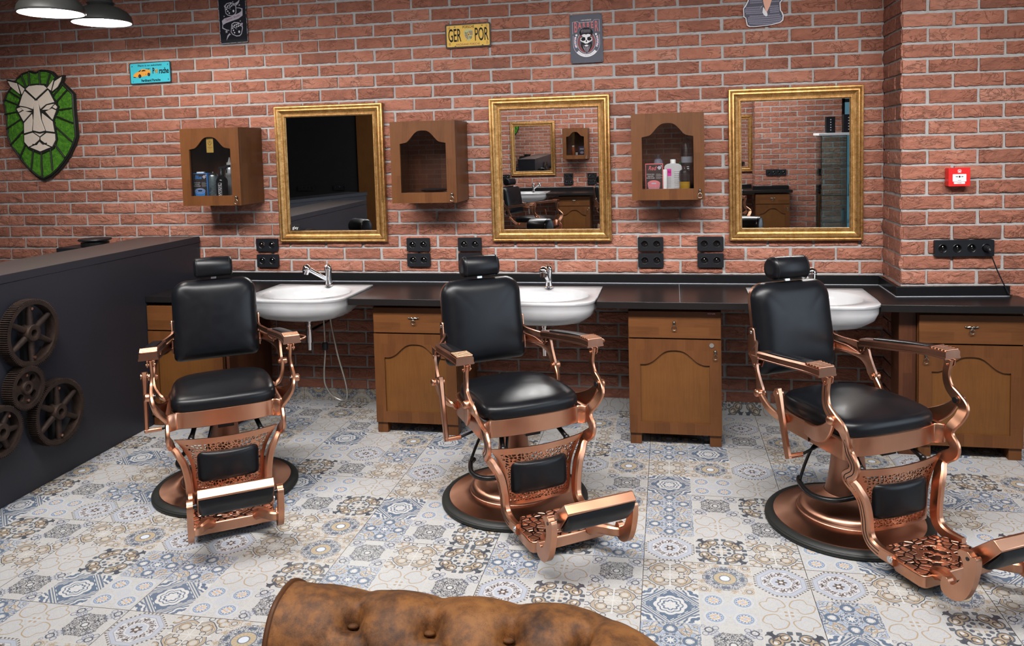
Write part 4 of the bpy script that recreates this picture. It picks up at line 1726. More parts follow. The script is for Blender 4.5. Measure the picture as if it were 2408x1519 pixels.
CH = 'black leather and copper barber chair '
chair1 = barber_chair(CH + 'turned frontally, nearest the dark counter with gears', (-2.1546, -1.3454), .6023)
chair2 = dup(chair1, None, CH + 'standing between the two other chairs before the middle mirror', (-.7341, -1.2805, 0), .5951)
chair3 = dup(chair1, None, CH + 'largest in view, before the mirror next to the pillar', (.7095, -1.3154, 0), .5175)

# ------------------------------------------------------------------ dark reception counter with gears
rc = thing('reception_counter', 'dark anthracite reception counter with taupe top at the left edge', 'counter', (-3.105, 0, 0), rad(.55))
m = MB()
m.box(-.385, 0, -2.9, -.016, 0, 1.040)
m.build('body', M['counter'], rc, .002)
m = MB()
m.box(-.40, .002, -2.9, -.016, 1.0415, 1.080)
m.m = 1
m.box(-.398, 0, -2.898, -.018, 1.0795, 1.0812)
m.build('top', [M['counter'], M['counter_top']], rc)


def gear(label, y, z, R, teeth, kind, spin, xo=.050):
    """Cast gear wheel standing off the counter front; axle along x."""
    x0 = -3.1025 + math.sin(rad(.55)) * -y
    t = thing('gear_wheel', label, 'gear', (x0, y, z), rad(.55), 'rusty gear wheels on the dark counter')
    A = Matrix.Rotation(PI / 2, 4, 'Y')
    w0, w1 = .018, .018 + xo
    m = MB()
    ro, ri = R, R - .0075
    prof = []
    for k in range(teeth):
        a = 2 * PI * k / teeth
        da = 2 * PI / teeth
        for (f, rr) in ((.0, ri), (.22, ri), (.34, ro), (.66, ro), (.78, ri)):
            prof.append((rr * cos(a + f * da), rr * sin(a + f * da)))
    inner = [((R - .026) * cos(2 * PI * k / 60), (R - .026) * sin(2 * PI * k / 60)) for k in range(60)]
    m.prism([prof, inner], w0, w1, 'x')
    rim = m.build('rim', M['rust'], t, angle=30)
    if kind == 'spoke':
        n = 6
        for k in range(n):
            a = spin + 2 * PI * k / n
            s = MB()
            p, q = (.048, cos(a) * .03, sin(a) * .03), (.048, cos(a) * (R - .026), sin(a) * (R - .026))
            s.cyl(p, q, .0155, 12, .0125)
            s.build('spoke', M['rust'], t)
        hub_r = .042
    else:
        s = MB()
        holes = [[(.054 * cos(spin + PI / 2 * k) + .0185 * cos(2 * PI * i / 24), .054 * sin(spin + PI / 2 * k) + .0185 * sin(2 * PI * i / 24)) for i in range(24)] for k in range(4)]
        s.prism([[((R - .0245) * cos(2 * PI * k / 48), (R - .0245) * sin(2 * PI * k / 48)) for k in range(48)]] + holes, .040, .060, 'x')
        s.build('web', M['rust'], t, .001)
        hub_r = .034
    s = MB()
    s.lathe([(.017, w0), (hub_r, w0), (hub_r, .062), (hub_r - .004, .072), (.022, .073), (.017, .070), (.017, w0)], 28, A, cap=False)
    s.build('hub', M['rust'], t)
    for sg in (1, -1):
        s = MB()
        d = (R - .045) * sg if kind == 'spoke' else .060 * sg
        a = spin if kind == 'spoke' else PI / 2
        s.cyl((.055, d * cos(a), d * sin(a)), (.068, d * cos(a), d * sin(a)), .0068, 6)
        s.build('bolt', M['bolt'], t)
    s = MB()
    s.box(0, .022, -.018, .018, -(R - .02), R - .02)
    s.build('mount', M['black_metal'], t)
    return t


gear('large rusty six-spoke gear wheel, topmost on the dark counter', -1.527, .787, .163, 96, 'spoke', PI / 2)
gear('small rusty gear wheel with four round holes on the dark counter', -1.583, .536, .104, 62, 'web', PI / 4, .055)
gear('large rusty six-spoke gear wheel, lowest right on the dark counter', -1.389, .355, .165, 98, 'spoke', PI / 2)
gear('rusty gear wheel cut by the left picture edge', -1.742, .378, .120, 72, 'spoke', PI / 2 - .62)

# desk things behind the counter
dk = thing('back_desk', 'black desk behind the reception counter', 'desk')
m = MB()
m.box(-5.4, -3.56, -.62, -.03, .70, .74)
m.box(-5.4, -5.36, -.60, -.05, 0, .70)
m.box(-3.62, -3.58, -.60, -.05, 0, .70)
m.build('desk_frame', M['counter'], dk, .002)
bx = thing('black_case', 'black box showing its top above the dark counter', 'box', (-3.75, -.19, .742))
m = MB()
m.box(-.19, .19, -.13, .10, 0, .300)
m.build('case', M['plastic'], bx, .006)
dc = thing('round_stand', 'round black lid-like stand on the black box', 'stand', (-3.745, -.20, 1.044))
m = MB()
m.lathe([(.085, 0), (.085, .026), (.06, .028)], 36)
m.build('base', M['black_metal'], dc, .001)
m = MB()
m.lathe([(.045, .028), (.045, .034), (.098, .036), (.102, .041), (.098, .047), (0, .048)], 40)
m.build('lid', M['plastic'], dc)

# ------------------------------------------------------------------ pendant lamps
def pendant(label, x, y, z, R, tilt=(0, 0)):
    """Barn-style pendant; z is the rim height."""
    t = thing('pendant_lamp', label, 'lamp', (x, y, z), 0, 'graphite pendant lamps over the counter')
    out = [(R, 0), (R + .004, .004), (R + .003, .012), (R - .003, .036), (R - .022, .062), (R - .055, .082), (R - .095, .096), (.075, .108), (.062, .116), (.058, .128), (.060, .150), (.052, .162), (.048, .215), (.030, .232), (.012, .238)]
    m = MB()
    m.lathe(out, 48, cap=False)
    m.build('lamp_shade', M['shade'], t, angle=60, recalc=False)
    m = MB()
    m.lathe([(p[0] - .004, p[1] + (-.0 if i else .0)) for i, p in enumerate(out[:9])] + [(0, .112)], 48, cap=False)
    m.build('reflector', M['shade_in'], t, angle=60)
    m = MB()
    m.lathe([(0, .020), (.020, .024), (.030, .040), (.030, .055), (.018, .085), (.014, .110)], 20)
    m.build('bulb', M['bulb'], t)
    m = MB()
    m.cyl((0, 0, .23), (0, 0, H - z), .008, 10)
    m.lathe([(.045, H - z - .03), (.05, H - z)], 20)
    m.build('cord', M['black_metal'], t)
    return t


pendant('graphite pendant lamp nearer the left picture edge, lit', -3.04, -1.27, 2.344, .151)
pendant('graphite pendant lamp further right and nearer the brick wall, lit', -3.127, -.80, 2.372, .155)

# ------------------------------------------------------------------ lion picture of moss and wood
li = thing('lion_picture', 'geometric lion head of green moss and pale wood in black outline', 'picture', (0, -.016, 0))
def lp(px, py):      # from the picture's own grid (its zoomed drawing) to the wall
    u, w = (px - 32) / 596.0, (py - 540) / 868.0
    return (-4.545 + .585 * u - .035 * (w - .3), 2.236 - .768 * w)
outline = [(150, 600), (190, 565), (255, 545), (303, 562), (345, 543), (395, 548), (440, 565), (482, 610), (535, 665), (575, 705), (610, 742), (612, 850), (622, 970), (628, 1070), (612, 1120), (570, 1205), (520, 1275), (470, 1330), (415, 1375), (350, 1406), (300, 1380), (240, 1330), (170, 1250), (85, 1130), (58, 1060), (50, 900), (32, 770), (60, 715), (105, 660)]
m = MB()
m.prism([lp(*p) for p in outline], -.010, .002)
m.build('backboard', M['lion_black'], li)
cx, cy = 330, 850
m = MB()
ins = [(cx + (p[0] - cx) * .955, cy + (p[1] - cy) * .965) for p in outline]
rg = random.Random(5)
ringn = 90
# moss field: dense, lumpy height field filling the outline
P_ = [Vector((*lp(*p), 0)) for p in ins]
c0 = Vector((*lp(cx, cy), 0))
rings = 26
samp = []
tot = [0]
for i in range(len(P_)):
    tot.append(tot[-1] + (P_[(i + 1) % len(P_)] - P_[i]).length)
for k in range(ringn):
    d = tot[-1] * k / ringn
    i = max(j for j in range(len(P_)) if tot[j] <= d)
    samp.append(P_[i].lerp(P_[(i + 1) % len(P_)], (d - tot[i]) / (tot[i + 1] - tot[i])))
vs = []
for r in range(rings):
    f = 1 - .72 * r / (rings - 1)
    for q in samp:
        p = c0.lerp(q, f)
        h = .010 + .010 * noise.fractal(Vector((p.x * 60, p.y * 60, 0)), .6, 2.0, 3) + .004 * noise.noise(Vector((p.x * 240, p.y * 240, 5)))
        vs.append((p.x, -.010 - max(0.0, h) * (0 if r == 0 else 1), p.y))
fs = [(r * ringn + i, r * ringn + (i + 1) % ringn, (r + 1) * ringn + (i + 1) % ringn, (r + 1) * ringn + i) for r in range(rings - 1) for i in range(ringn)]
m.add(vs, fs)
o = m.build('moss', M['moss'], li, angle=70)
o['kind'] = 'stuff'
face = [(235, 690), (262, 668), (330, 662), (385, 668), (408, 690), (440, 745), (468, 800), (490, 835), (480, 870), (450, 925), (455, 960), (466, 1035), (470, 1090), (440, 1145), (345, 1182), (250, 1140), (215, 1100), (215, 960), (208, 940), (175, 880), (158, 835), (180, 800), (205, 745)]
ears = [[(85, 612), (172, 640), (235, 690), (205, 745), (195, 738), (150, 695), (110, 665)], [(535, 598), (525, 640), (495, 690), (440, 728), (400, 690), (470, 615)]]
m = MB()
for q, dz in ((face, 0), (ears[0], .001), (ears[1], .001)):
    c = (sum(p[0] for p in q) / len(q), sum(p[1] for p in q) / len(q))
    m.prism([lp(c[0] + (p[0] - c[0]) * 1.05, c[1] + (p[1] - c[1]) * 1.05) for p in q], -.030 - dz, -.004)
m.build('head_outline', M['lion_black'], li)
m = MB()
def pad(pts, sh=.93):
    c = (sum(p[0] for p in pts) / len(pts), sum(p[1] for p in pts) / len(pts))
    m.prism([lp(c[0] + (p[0] - c[0]) * sh, c[1] + (p[1] - c[1]) * sh) for p in pts], -.036, -.028)
def both(pts, ax=325, sh=.93):
    pad(pts, sh)
    pad([(2 * ax - p[0] + 0, p[1]) for p in reversed(pts)], sh)
pad([(235, 690), (262, 668), (330, 662), (385, 668), (412, 692), (318, 770)], .95)                    # brow
pad([(228, 700), (310, 775), (296, 850), (240, 830), (180, 818), (205, 745)])                          # left forehead
pad([(418, 700), (468, 800), (400, 815), (352, 850), (328, 775)])                                      # right forehead
pad([(300, 775), (335, 775), (345, 860), (355, 930), (388, 1020), (345, 1030), (288, 1015), (295, 930), (300, 860)], .95)   # nose bridge
pad([(180, 822), (240, 833), (292, 857), (228, 865), (205, 845)], .85)                                 # eyes
pad([(470, 808), (405, 818), (358, 858), (420, 858), (445, 835)], .85)
pad([(160, 838), (185, 828), (212, 850), (175, 868)], .85)
pad([(488, 838), (470, 815), (447, 838), (478, 855)], .85)
pad([(178, 872), (214, 855), (282, 872), (215, 940)])                                                   # cheeks
pad([(478, 862), (445, 845), (390, 868), (448, 935)])
pad([(285, 880), (290, 930), (280, 1020), (216, 1035), (217, 950)])
pad([(362, 875), (448, 945), (462, 1032), (395, 1022), (362, 930)])
pad([(216, 1043), (285, 1025), (342, 1065), (338, 1085), (300, 1118), (250, 1138), (216, 1098)], .95)   # muzzle
pad([(466, 1040), (398, 1030), (346, 1065), (348, 1085), (390, 1118), (440, 1142), (468, 1090)], .95)
pad([(292, 1025), (345, 1038), (385, 1030), (345, 1062)], .85)
pad([(258, 1140), (305, 1122), (343, 1092), (385, 1122), (432, 1146), (345, 1178)], .92)                # chin
pad([(92, 618), (170, 640), (195, 732), (150, 695), (112, 662)], .9)
pad([(178, 645), (232, 688), (206, 735)], .85)
pad([(530, 604), (520, 640), (492, 688), (445, 722), (470, 640)], .9)
pad([(465, 622), (440, 715), (408, 690)], .85)
m.build('face_panel', M['lion_cream'], li, .0015)
m = MB()
for a, b in (((255, 545), (265, 668)), ((345, 543), (350, 664)), ((440, 565), (400, 680)), ((190, 565), (240, 680)), ((535, 665), (445, 760)), ((575, 705), (470, 805)), ((612, 850), (490, 860)), ((622, 970), (455, 900)), ((612, 1120), (462, 985)), ((545, 1245), (455, 1120)), ((440, 1345), (420, 1155)), ((350, 1406), (346, 1180)), ((255, 1345), (285, 1150)), ((160, 1240), (222, 1110)), ((85, 1130), (216, 1000)), ((50, 1000), (205, 910)), ((40, 880), (170, 860)), ((45, 760), (170, 810)), ((80, 690), (195, 765))):
    a = (cx + (a[0] - cx) * .94, cy + (a[1] - cy) * .95)
    p, q = lp(*a), lp(*b)
    m.tube([(p[0], -.027, p[1]), (q[0], -.027, q[1])], .0055, 6)
q = [lp(*p) for p in ins]
m.tube([(p[0], -.016, p[1]) for p in q], .0075, 6, True)
for pts in ([(288, 1118), (318, 1120), (343, 1092), (372, 1118), (402, 1112)],):
    m.tube([(lp(*p)[0], -.038, lp(*p)[1]) for p in pts], .004, 6)
m.build('mane_line', M['lion_black'], li)


# ------------------------------------------------------------------ tin signs
def plate(name, label, cat, cx, cz, w, h, mat, rim, rot=0.0, r=.008):
    t = thing(name, label, cat, (cx, -.0165, cz))
    t.rotation_euler = (0, rot, 0)
    m = MB()
    m.prism(rrect(-w / 2, w / 2, -h / 2, h / 2, r, 4), -.0025, 0)
    m.build('panel', mat, t, .0006)
    if rim:
        m = MB()
        m.prism([rrect(-w / 2, w / 2, -h / 2, h / 2, r, 4), rrect(-w / 2 + rim[1], w / 2 - rim[1], -h / 2 + rim[1], h / 2 - rim[1], r * .8, 4)], -.0042, -.002)
        m.build('rim', rim[0], t, .0004)
    return t


LAYER = [0]


def flat(parent, name, mat, shapes, y=-.003, th=.0005):
    m = MB()
    for s in shapes:      # every print layer lies a hair over the last
        LAYER[0] = (LAYER[0] + 1) % 16
        m.prism(s, y - th - LAYER[0] * 1.6e-5, y)
    return m.build(name, mat, parent)


def disc(x, z, rx, rz=None, n=20, a0=0.0):
    rz = rz or rx
    return [(x + rx * cos(a0 + 2 * PI * k / n), z + rz * sin(a0 + 2 * PI * k / n)) for k in range(n)]


def ringsh(x, z, r, w, rz=None, n=28):
    rz = rz or r
    return [disc(x, z, r, rz, n), disc(x, z, r - w, rz - w, n)]


def stroke(pts, w):
    """Polyline as a closed band of width w (a number or one per point)."""
    ws = w if isinstance(w, (list, tuple)) else [w] * len(pts)
    L, R = [], []
    n = len(pts)
    for i in range(n):
        a, b = pts[max(i - 1, 0)], pts[min(i + 1, n - 1)]
        d = Vector((b[0] - a[0], b[1] - a[1])).normalized()
        L.append((pts[i][0] - d.y * ws[i] / 2, pts[i][1] + d.x * ws[i] / 2))
        R.append((pts[i][0] + d.y * ws[i] / 2, pts[i][1] - d.x * ws[i] / 2))
    return L + R[::-1]


def arcp(x, z, r, a0, a1, n=14, rz=None):
    rz = rz or r
    return [(x + r * cos(rad(a0 + (a1 - a0) * k / n)), z + rz * sin(rad(a0 + (a1 - a0) * k / n))) for k in range(n + 1)]


def tin(name, base, spot, amount=.62):
    g = G(name)
    co = g.coord()
    n, f = g.noise(co, 34, 5, .65), g.noise(co, 120, 3, .6)
    c = g.mix(n, base, tuple(min(1, x * 1.18) for x in base))
    c = g.mix(g.step(n * .6 + f * .5, amount, amount + .05), c, spot)
    return g.shade(c, .45, 0, None, Specular_IOR_Level=.2)


YEL, TUR = tin('yellow_tin', (.58, .36, .06), (.30, .12, .02), .66), tin('turquoise_tin', (.05, .42, .52), (.40, .34, .18), .70)
RUSTY = tin('worn_dark_rim', (.030, .020, .022), (.25, .12, .06), .66)
NAVY, SLATE = tin('black_tin', (.006, .007, .012), (.06, .05, .05), .74), tin('slate_tin', (.060, .062, .085), (.10, .10, .12), .72)
INK, RED_, CRIM = M['ink'], plain('sign_red', (.48, .10, .10), .45), plain('dark_crimson', (.16, .018, .022), .45)
LIL, WHI, ORA, BLU = plain('lilac_print', (.44, .40, .47), .5), plain('off_white_print', (.66, .64, .67), .5), plain('orange_print', (.72, .33, .06), .4), plain('blue_print', (.07, .10, .32), .5)
SAGE, BRN = plain('sage_print', (.40, .40, .20), .45), plain('wine_print', (.17, .05, .05), .45)

# yellow number plate
t = plate('number_plate', 'yellow tin number plate with shield and black rim above the middle mirror', 'sign', -1.2175, 2.310, .286, .146, YEL, (RUSTY, .008), rad(-.6))
text('GER', .112, 'lettering', INK, t, T(-.0845, -.003, .000), .40, bold=.0008)
text('POR', .112, 'lettering', INK, t, T(.0845, -.003, -.000), .40, bold=.0008)
text('PORSCHE', .0235, 'lettering', INK, t, T(.004, -.003, .0515), .72)
text('FERDINAND PORSCHE', .0185, 'lettering', BRN, t, T(-.002, -.003, -.0535), .80)
for s, x, z in (('19', -.119, .046), ('31', .119, .050), ('18', -.119, -.048), ('25', .119, -.048)):
    text(s, .0235, 'lettering', BRN, t, T(x, -.003, z), .62)


def crest(parent, x, z, s, y=-.003):
    sh = [(-.5, .46), (-.2, .56), (.2, .56), (.5, .46), (.5, .05), (.42, -.28), (.22, -.58), (0, -.76), (-.22, -.58), (-.42, -.28), (-.5, .05)]
    P3 = lambda q: [(x + p[0] * s, z + p[1] * s) for p in q]
    c = flat(parent, 'shield', SAGE, [P3(sh)], y)
    bars = []
    for k in range(4):
        a = .36 - k * .115
        bars.append(P3([(.02, a), (.47, a), (.47, a - .06), (.02, a - .06)]))
    for k in range(4):
        a = -.06 - k * .13
        wl = (.46, .42, .36, .26)[k]
        bars.append(P3([(-wl, a), (-.02, a), (-.02, a - .07), (-wl + .05, a - .07)]))
    flat(c, 'stripe', BRN, bars, y - .0006)
    ant = []
    for k in range(3):
        ant.append([(x + p[0] * s, z + p[1] * s) for p in stroke(arcp(-.25, .16 - k * .0 + k * .1, .17, 200, 340, 8), .035)])
        ant.append([(x + p[0] * s, z + p[1] * s) for p in stroke(arcp(.22, -.12 - k * .1, .15, 200, 340, 8), .035)])
    flat(c, 'antler', INK, ant, y - .0006)
    flat(c, 'inner_shield', YEL, [P3([(-.13, .13), (.13, .13), (.13, -.05), (0, -.18), (-.13, -.05)])], y - .0010)
    flat(c, 'horse', INK, [P3([(-.06, -.08), (-.05, 0), (-.02, .08), (.03, .07), (.02, .02), (.07, -.02), (.06, -.09), (.03, -.05), (-.02, -.06)])], y - .0015)
    return c


crest(t, .004, .006, .054)
flat(t, 'mount_slot', INK, [rrect(a - .005, a + .005, b - .0018, b + .0018, .0016, 3) for a in (-.082, .090) for b in (.056, -.062)])

# turquoise plate with a yellow car
t = plate('car_plate', 'turquoise tin plate with yellow sports car and dark lettering', 'sign', -3.402, 2.177, .303, .140, TUR, (RUSTY, .0045), rad(-.8))
text('There is no substitute', .0175, 'lettering', INK, t, T(-.004, -.003, .049), .98, bold=.0003, shear=.35, spacing=1.15)
text('P', .054, 'lettering', INK, t, T(.025, -.003, .010), .54, bold=.0014)
text('rsche', .054, 'lettering', INK, t, T(.102, -.003, .008), .60, bold=.0013)
crest(t, .047, .009, .024)
text('Ferdinand Porsche', .0235, 'lettering', INK, t, T(.002, -.003, -.050), .80, bold=.0007)
for s, x, z in (('19', -.133, .046), ('67', .133, .048), ('13', -.131, -.054), ('06', .132, -.050)):
    text(s, .0135, 'lettering', INK, t, T(x, -.003, z), .7)
body = [(-.127, -.017), (-.122, -.006), (-.108, .004), (-.092, .010), (-.075, .021), (-.058, .027), (-.042, .027), (-.020, .021), (-.002, .020), (.003, .012), (.004, .004), (.000, -.010), (-.010, -.016), (-.026, -.018), (-.060, -.023), (-.080, -.027), (-.108, -.026), (-.124, -.024)]
car = flat(t, 'car', ORA, [body])
flat(car, 'car_window', M['paint_dark'], [[(-.091, .009), (-.074, .019), (-.062, .023), (-.074, .011)], [(-.066, .011), (-.055, .020), (-.040, .021), (-.030, .013)]], -.0036)
flat(car, 'car_wheel', M['ink'], [disc(-.078, -.019, .0105, .0125), disc(-.010, -.011, .0095, .0115), [(-.126, -.020), (-.106, -.024), (-.108, -.028), (-.124, -.026)], [(-.034, -.006), (-.028, -.008), (-.030, -.012)]], -.0036)
flat(car, 'wheel_disc', M['steel'], [disc(-.078, -.019, .006, .0075), disc(-.010, -.011, .0055, .007)], -.0042)
flat(car, 'car_wing', M['ink'], [[(-.035, .030), (.004, .029), (.004, .0265), (-.030, .027)], [(-.012, .027), (-.008, .027), (-.010, .020), (-.013, .020)]], -.0036)

# barber sign
t = plate('barber_sign', 'slate tin sign with bearded skull and red heading', 'sign', -.4925, 2.255, .194, .287, SLATE, None, rad(-.8), .010)
text('LOS ANGELES', .0105, 'lettering', WHI, t, T(.002, -.003, .108), .95)
for ch, x, hgt, zz in (('B', -.062, .088, .066), ('A', -.037, .052, .076), ('R', -.012, .042, .080), ('B', .013, .042, .080), ('E', .037, .052, .076), ('R', .062, .088, .066)):
    text(ch, hgt, 'lettering', RED_, t, T(x, -.003, zz), (.40 if hgt > .06 else .60), bold=.0012)
flat(t, 'heading_outline', LIL, [stroke([(-.080, .030), (-.080, .100), (-.050, .103), (-.040, .094), (.040, .096), (.050, .107), (.080, .107), (.080, .036)], .0022)])
flat(t, 'emblem_ring', LIL, [stroke([(-.078, .020), (-.079, -.030)] + arcp(0, -.030, .079, 180, 360, 24, .078) + [(.079, -.030), (.078, .020)], .0022), ringsh(0, -.022, .056, .0024, .066, 36)])
flat(t, 'emblem_field', CRIM, [ringsh(0, -.022, .052, .012, .062, 36)])
flat(t, 'banner', WHI, [stroke(arcp(0, -.030, .068, 218, 322, 22, .071), .017)])
for i, ch in enumerate('SHAVES&HAIRCUTS'):
    a = rad(220 + i * (100 / 14))
    text(ch, .0088, 'lettering', INK, t, T(.068 * cos(a), -.0042, -.030 + .071 * sin(a)) @ Matrix.Rotation(-(a + PI / 2), 4, 'Y'), .8)
pol = []
for s in (-1, 1):
    pol.append(disc(s * .0585, .022, .0062))
    pol.append(stroke([(s * .064, .012), (s * .067, -.010), (s * .0665, -.030), (s * .061, -.052)], .0105))
bp = flat(t, 'barber_pole', WHI, pol)
flat(bp, 'pole_stripe', RED_, [[(s * .060, z), (s * .070, z + .004 * s), (s * .071, z - .004 + .004 * s), (s * .061, z - .005)] for s in (-1, 1) for z in (.004, -.016, -.036)], -.0038)
flat(bp, 'pole_stripe', BLU, [[(s * .061, z), (s * .071, z + .004 * s), (s * .071, z - .004 + .004 * s), (s * .061, z - .005)] for s in (-1, 1) for z in (-.006, -.026, -.046)], -.0038)
hair = [(-.038, .020), (-.040, .040), (-.028, .056), (-.008, .064), (.014, .063), (.032, .052), (.041, .036), (.036, .014), (.026, .022), (-.026, .022)]
sk = flat(t, 'hair', M['ink'], [hair, [(-.032, -.020), (-.032, -.046), (-.018, -.072), (0, -.088), (.018, -.072), (.032, -.046), (.032, -.020), (.016, -.028), (-.016, -.028)]])
flat(sk, 'hair_strand', LIL, [stroke([(-.026 + i * .008, .030), (-.028 + i * .0085, .044), (-.020 + i * .007, .056)], [.0004, .0024, .0004]) for i in range(7)] + [stroke([(-.022 + i * .0075, -.034), (-.018 + i * .006, -.055), (-.007 + i * .002, -.082)], [.0004, .0022, .0004]) for i in range(7)], -.0036)
sf = flat(sk, 'skull', WHI, [[(-.026, .022), (-.012, .026), (0, .023), (.012, .026), (.026, .022), (.022, .008), (.034, .004), (.036, -.012), (.026, -.018), (.014, -.024), (.008, -.030), (-.008, -.030), (-.014, -.024), (-.026, -.018), (-.036, -.012), (-.034, .004), (-.022, .008)], [(-.012, -.040), (0, -.036), (.012, -.040), (.006, -.047), (-.006, -.047)]], -.0036)
flat(sf, 'eye_socket', INK, [disc(-.018, -.004, .0135, .010, 16), disc(.018, -.004, .0135, .010, 16), [(-.005, -.018), (0, -.006), (.005, -.018), (0, -.022)], stroke([(-.028, .010), (-.006, .004)], .004), stroke([(.028, .010), (.006, .004)], .004)], -.0042)
flat(t, 'screw', INK, [disc(a, b, .0022, n=8) for a in (-.088, .088) for b in (-.134, .134)])

# dice sign
t = plate('dice_sign', 'black tin sign with two dice and a lilac ribbon', 'sign', -2.783, 2.491, .196, .300, NAVY, (tin('worn_silver_rim', (.30, .30, .34), (.08, .03, .025), .56), .0035), rad(-1.2), .010)
rb = flat(t, 'ribbon', LIL, [[(-.078, -.002), (-.060, .012), (.000, .024), (.046, .040), (.072, .056), (.070, .022), (.040, .004), (-.010, -.008), (-.050, -.018), (-.074, -.030)], stroke([(.066, .054), (.070, .064), (.050, .072), (.030, .074)], [.010, .008, .005, .003]), stroke([(-.074, -.026), (-.076, -.048), (-.050, -.062), (-.030, -.066)], [.004, .008, .006, .004])])
text('Tattoo Studio', .0205, 'lettering', BRN, rb, T(-.002, -.0036, .012) @ Matrix.Rotation(rad(-15), 4, 'Y'), .95, shear=.4)
def die(cx, cz, a, s):
    R2 = lambda p: (cx + (p[0] * cos(a) - p[1] * sin(a)) * s, cz + (p[0] * sin(a) + p[1] * cos(a)) * s)
    o_ = [(-.5, .32), (-.32, .5), (.06, .56), (.4, .44), (.52, .2), (.5, -.3), (.38, -.48), (.1, -.56), (-.28, -.48), (-.46, -.3)]
    i_ = [(p[0] * .88, p[1] * .88) for p in o_]
    d = flat(t, 'die', LIL, [[[R2(p) for p in o_], [R2(p) for p in i_]], [R2(p) for p in stroke([(-.45, .2), (-.2, .12), (.05, -.02)], [.09, .06, .01])], [R2(p) for p in stroke([(.45, .3), (.34, .28)], [.10, .02])]])
    pts = [(-.22, .26), (-.08, .34), (.06, .42), (-.02, .18), (.12, .26), (.26, .34)]
    flat(d, 'pip', WHI, [disc(*R2(p), .06 * s, n=10) for p in pts] + [disc(*R2((.26, -.16)), .075 * s, .10 * s, 12)] + [disc(*R2(p), .06 * s, n=10) for p in ((-.34, .02), (-.24, -.14), (-.12, -.30))], -.0036)
die(-.012, .068, 0, .080)
die(.022, -.062, rad(-14), .082)
star = lambda x, z, r: [(x + (r if k % 2 == 0 else r * .42) * sin(PI * k / 5), z + (r if k % 2 == 0 else r * .42) * cos(PI * k / 5)) for k in range(10)]
flat(t, 'star', LIL, [star(-.050, -.073, .011), star(.052, .090, .007), star(-.060, .026, .006), star(.008, .115, .005), star(.052, -.012, .006), star(-.050, .090, .009), star(.062, -.030, .009)])
flat(t, 'flame', LIL, [[(.022, .104), (.040, .112), (.058, .128), (.050, .106), (.032, .088)], [(-.022, -.092), (-.036, -.102), (-.054, -.128), (-.046, -.100), (-.030, -.084)]])

# cut-out sign of stacked tyres with a foot in a pale shoe, running out of the picture above
t = thing('tyre_sign', 'cut-out sign of stacked tyres with a foot in a pale shoe', 'sign', (.515, -.0165, 2.27))
t.rotation_euler = (0, rad(-.6), 0)
TYR, TYD, SKN = plain('tyre_violet', (.25, .24, .32), .5), plain('tyre_dark', (.045, .042, .07), .5), plain('printed_skin', (.66, .34, .24), .5)
sh = [(-.085, .012), (-.092, .055), (-.103, .062), (-.104, .110), (-.094, .122), (-.078, .150), (-.078, .40), (.10, .40), (.118, .150), (.102, .128), (.104, .085), (.112, .075), (.118, .055), (.116, .030), (.10, .016), (.05, .006), (-.04, .001), (-.07, .003)]
m = MB()
m.prism(sh, -.003, 0)
m.build('panel', WHI, t, .0005)
flat(t, 'tyre', TYD, [[(-.080, .017), (-.086, .054), (-.097, .064), (-.098, .108), (-.088, .120), (-.072, .15), (-.072, .39), (.094, .39), (.112, .15), (.096, .130), (.098, .086), (.106, .074), (.112, .055), (.110, .032), (.096, .02), (.05, .010), (-.04, .005)], [(-.080, .015), (-.087, .052), (-.070, .066), (.100, .074), (.112, .054), (.110, .032), (.096, .020), (.05, .010), (-.04, .005), (-.066, .007)], [(-.098, .066), (-.099, .108), (-.086, .122), (.096, .126), (.098, .086), (-.07, .072)], [(-.072, .128), (-.072, .395), (.094, .395), (.112, .150), (.098, .132)]])
rows = []
for (z0, x0, x1, bow) in ((.016, -.072, .098, .008), (.027, -.078, .106, .008), (.038, -.080, .108, .007), (.050, -.078, .104, .005), (.061, -.070, .096, .003), (.078, -.088, .092, .002), (.089, -.094, .092, .001), (.100, -.094, .092, 0), (.112, -.088, .090, -.001), (.138, -.066, .096, 0), (.150, -.066, .104, 0), (.162, -.066, .104, 0)):
    n = 26
    for k in range(n):
        x = x0 + (x1 - x0) * (k + .5) / n
        if z0 > .07 and .002 < x < .045:
            continue
        w = (x1 - x0) / n * .33
        z = z0 + bow * (2 * (k / n) - 1) ** 2 * .8
        rows.append([(x - w, z - .0035), (x + w - .001, z - .0035), (x + w + .0006, z + .0035), (x - w + .001, z + .0035)])
flat(t, 'tread', TYR, rows, -.0036, .0003)
flat(t, 'foot', SKN, [[(.010, .128), (.006, .150), (.014, .40), (.065, .40), (.060, .165), (.044, .115), (.028, .082), (.020, .084), (.016, .105)]], -.0036)
flat(t, 'shoe', WHI, [[(.006, .110), (.012, .104), (.019, .088), (.028, .078), (.030, .062), (.022, .056), (.008, .068), (.002, .082)], [(.004, .122), (-.014, .098), (-.016, .096), (.000, .114)]], -.0042)

# ------------------------------------------------------------------ things inside the wall cabinets
SHZ = WC_Z0 + .0525


def bottle(name, label, cat, x, y, prof, mat, cap=None, cap_mat=None, seg=28, rz=0, scale_y=1.0, part='body', z=SHZ):
    t = thing(name, label, cat, (x, y, z), rz)
    m = MB()
    m.lathe(prof, seg, Matrix.Diagonal((1, scale_y, 1, 1)))
    m.build(part, mat, t, angle=45)
    if cap:
        m = MB()
        m.lathe(cap, seg, Matrix.Diagonal((1, scale_y, 1, 1)))
        m.build('cap', cap_mat, t, angle=45)
    return t


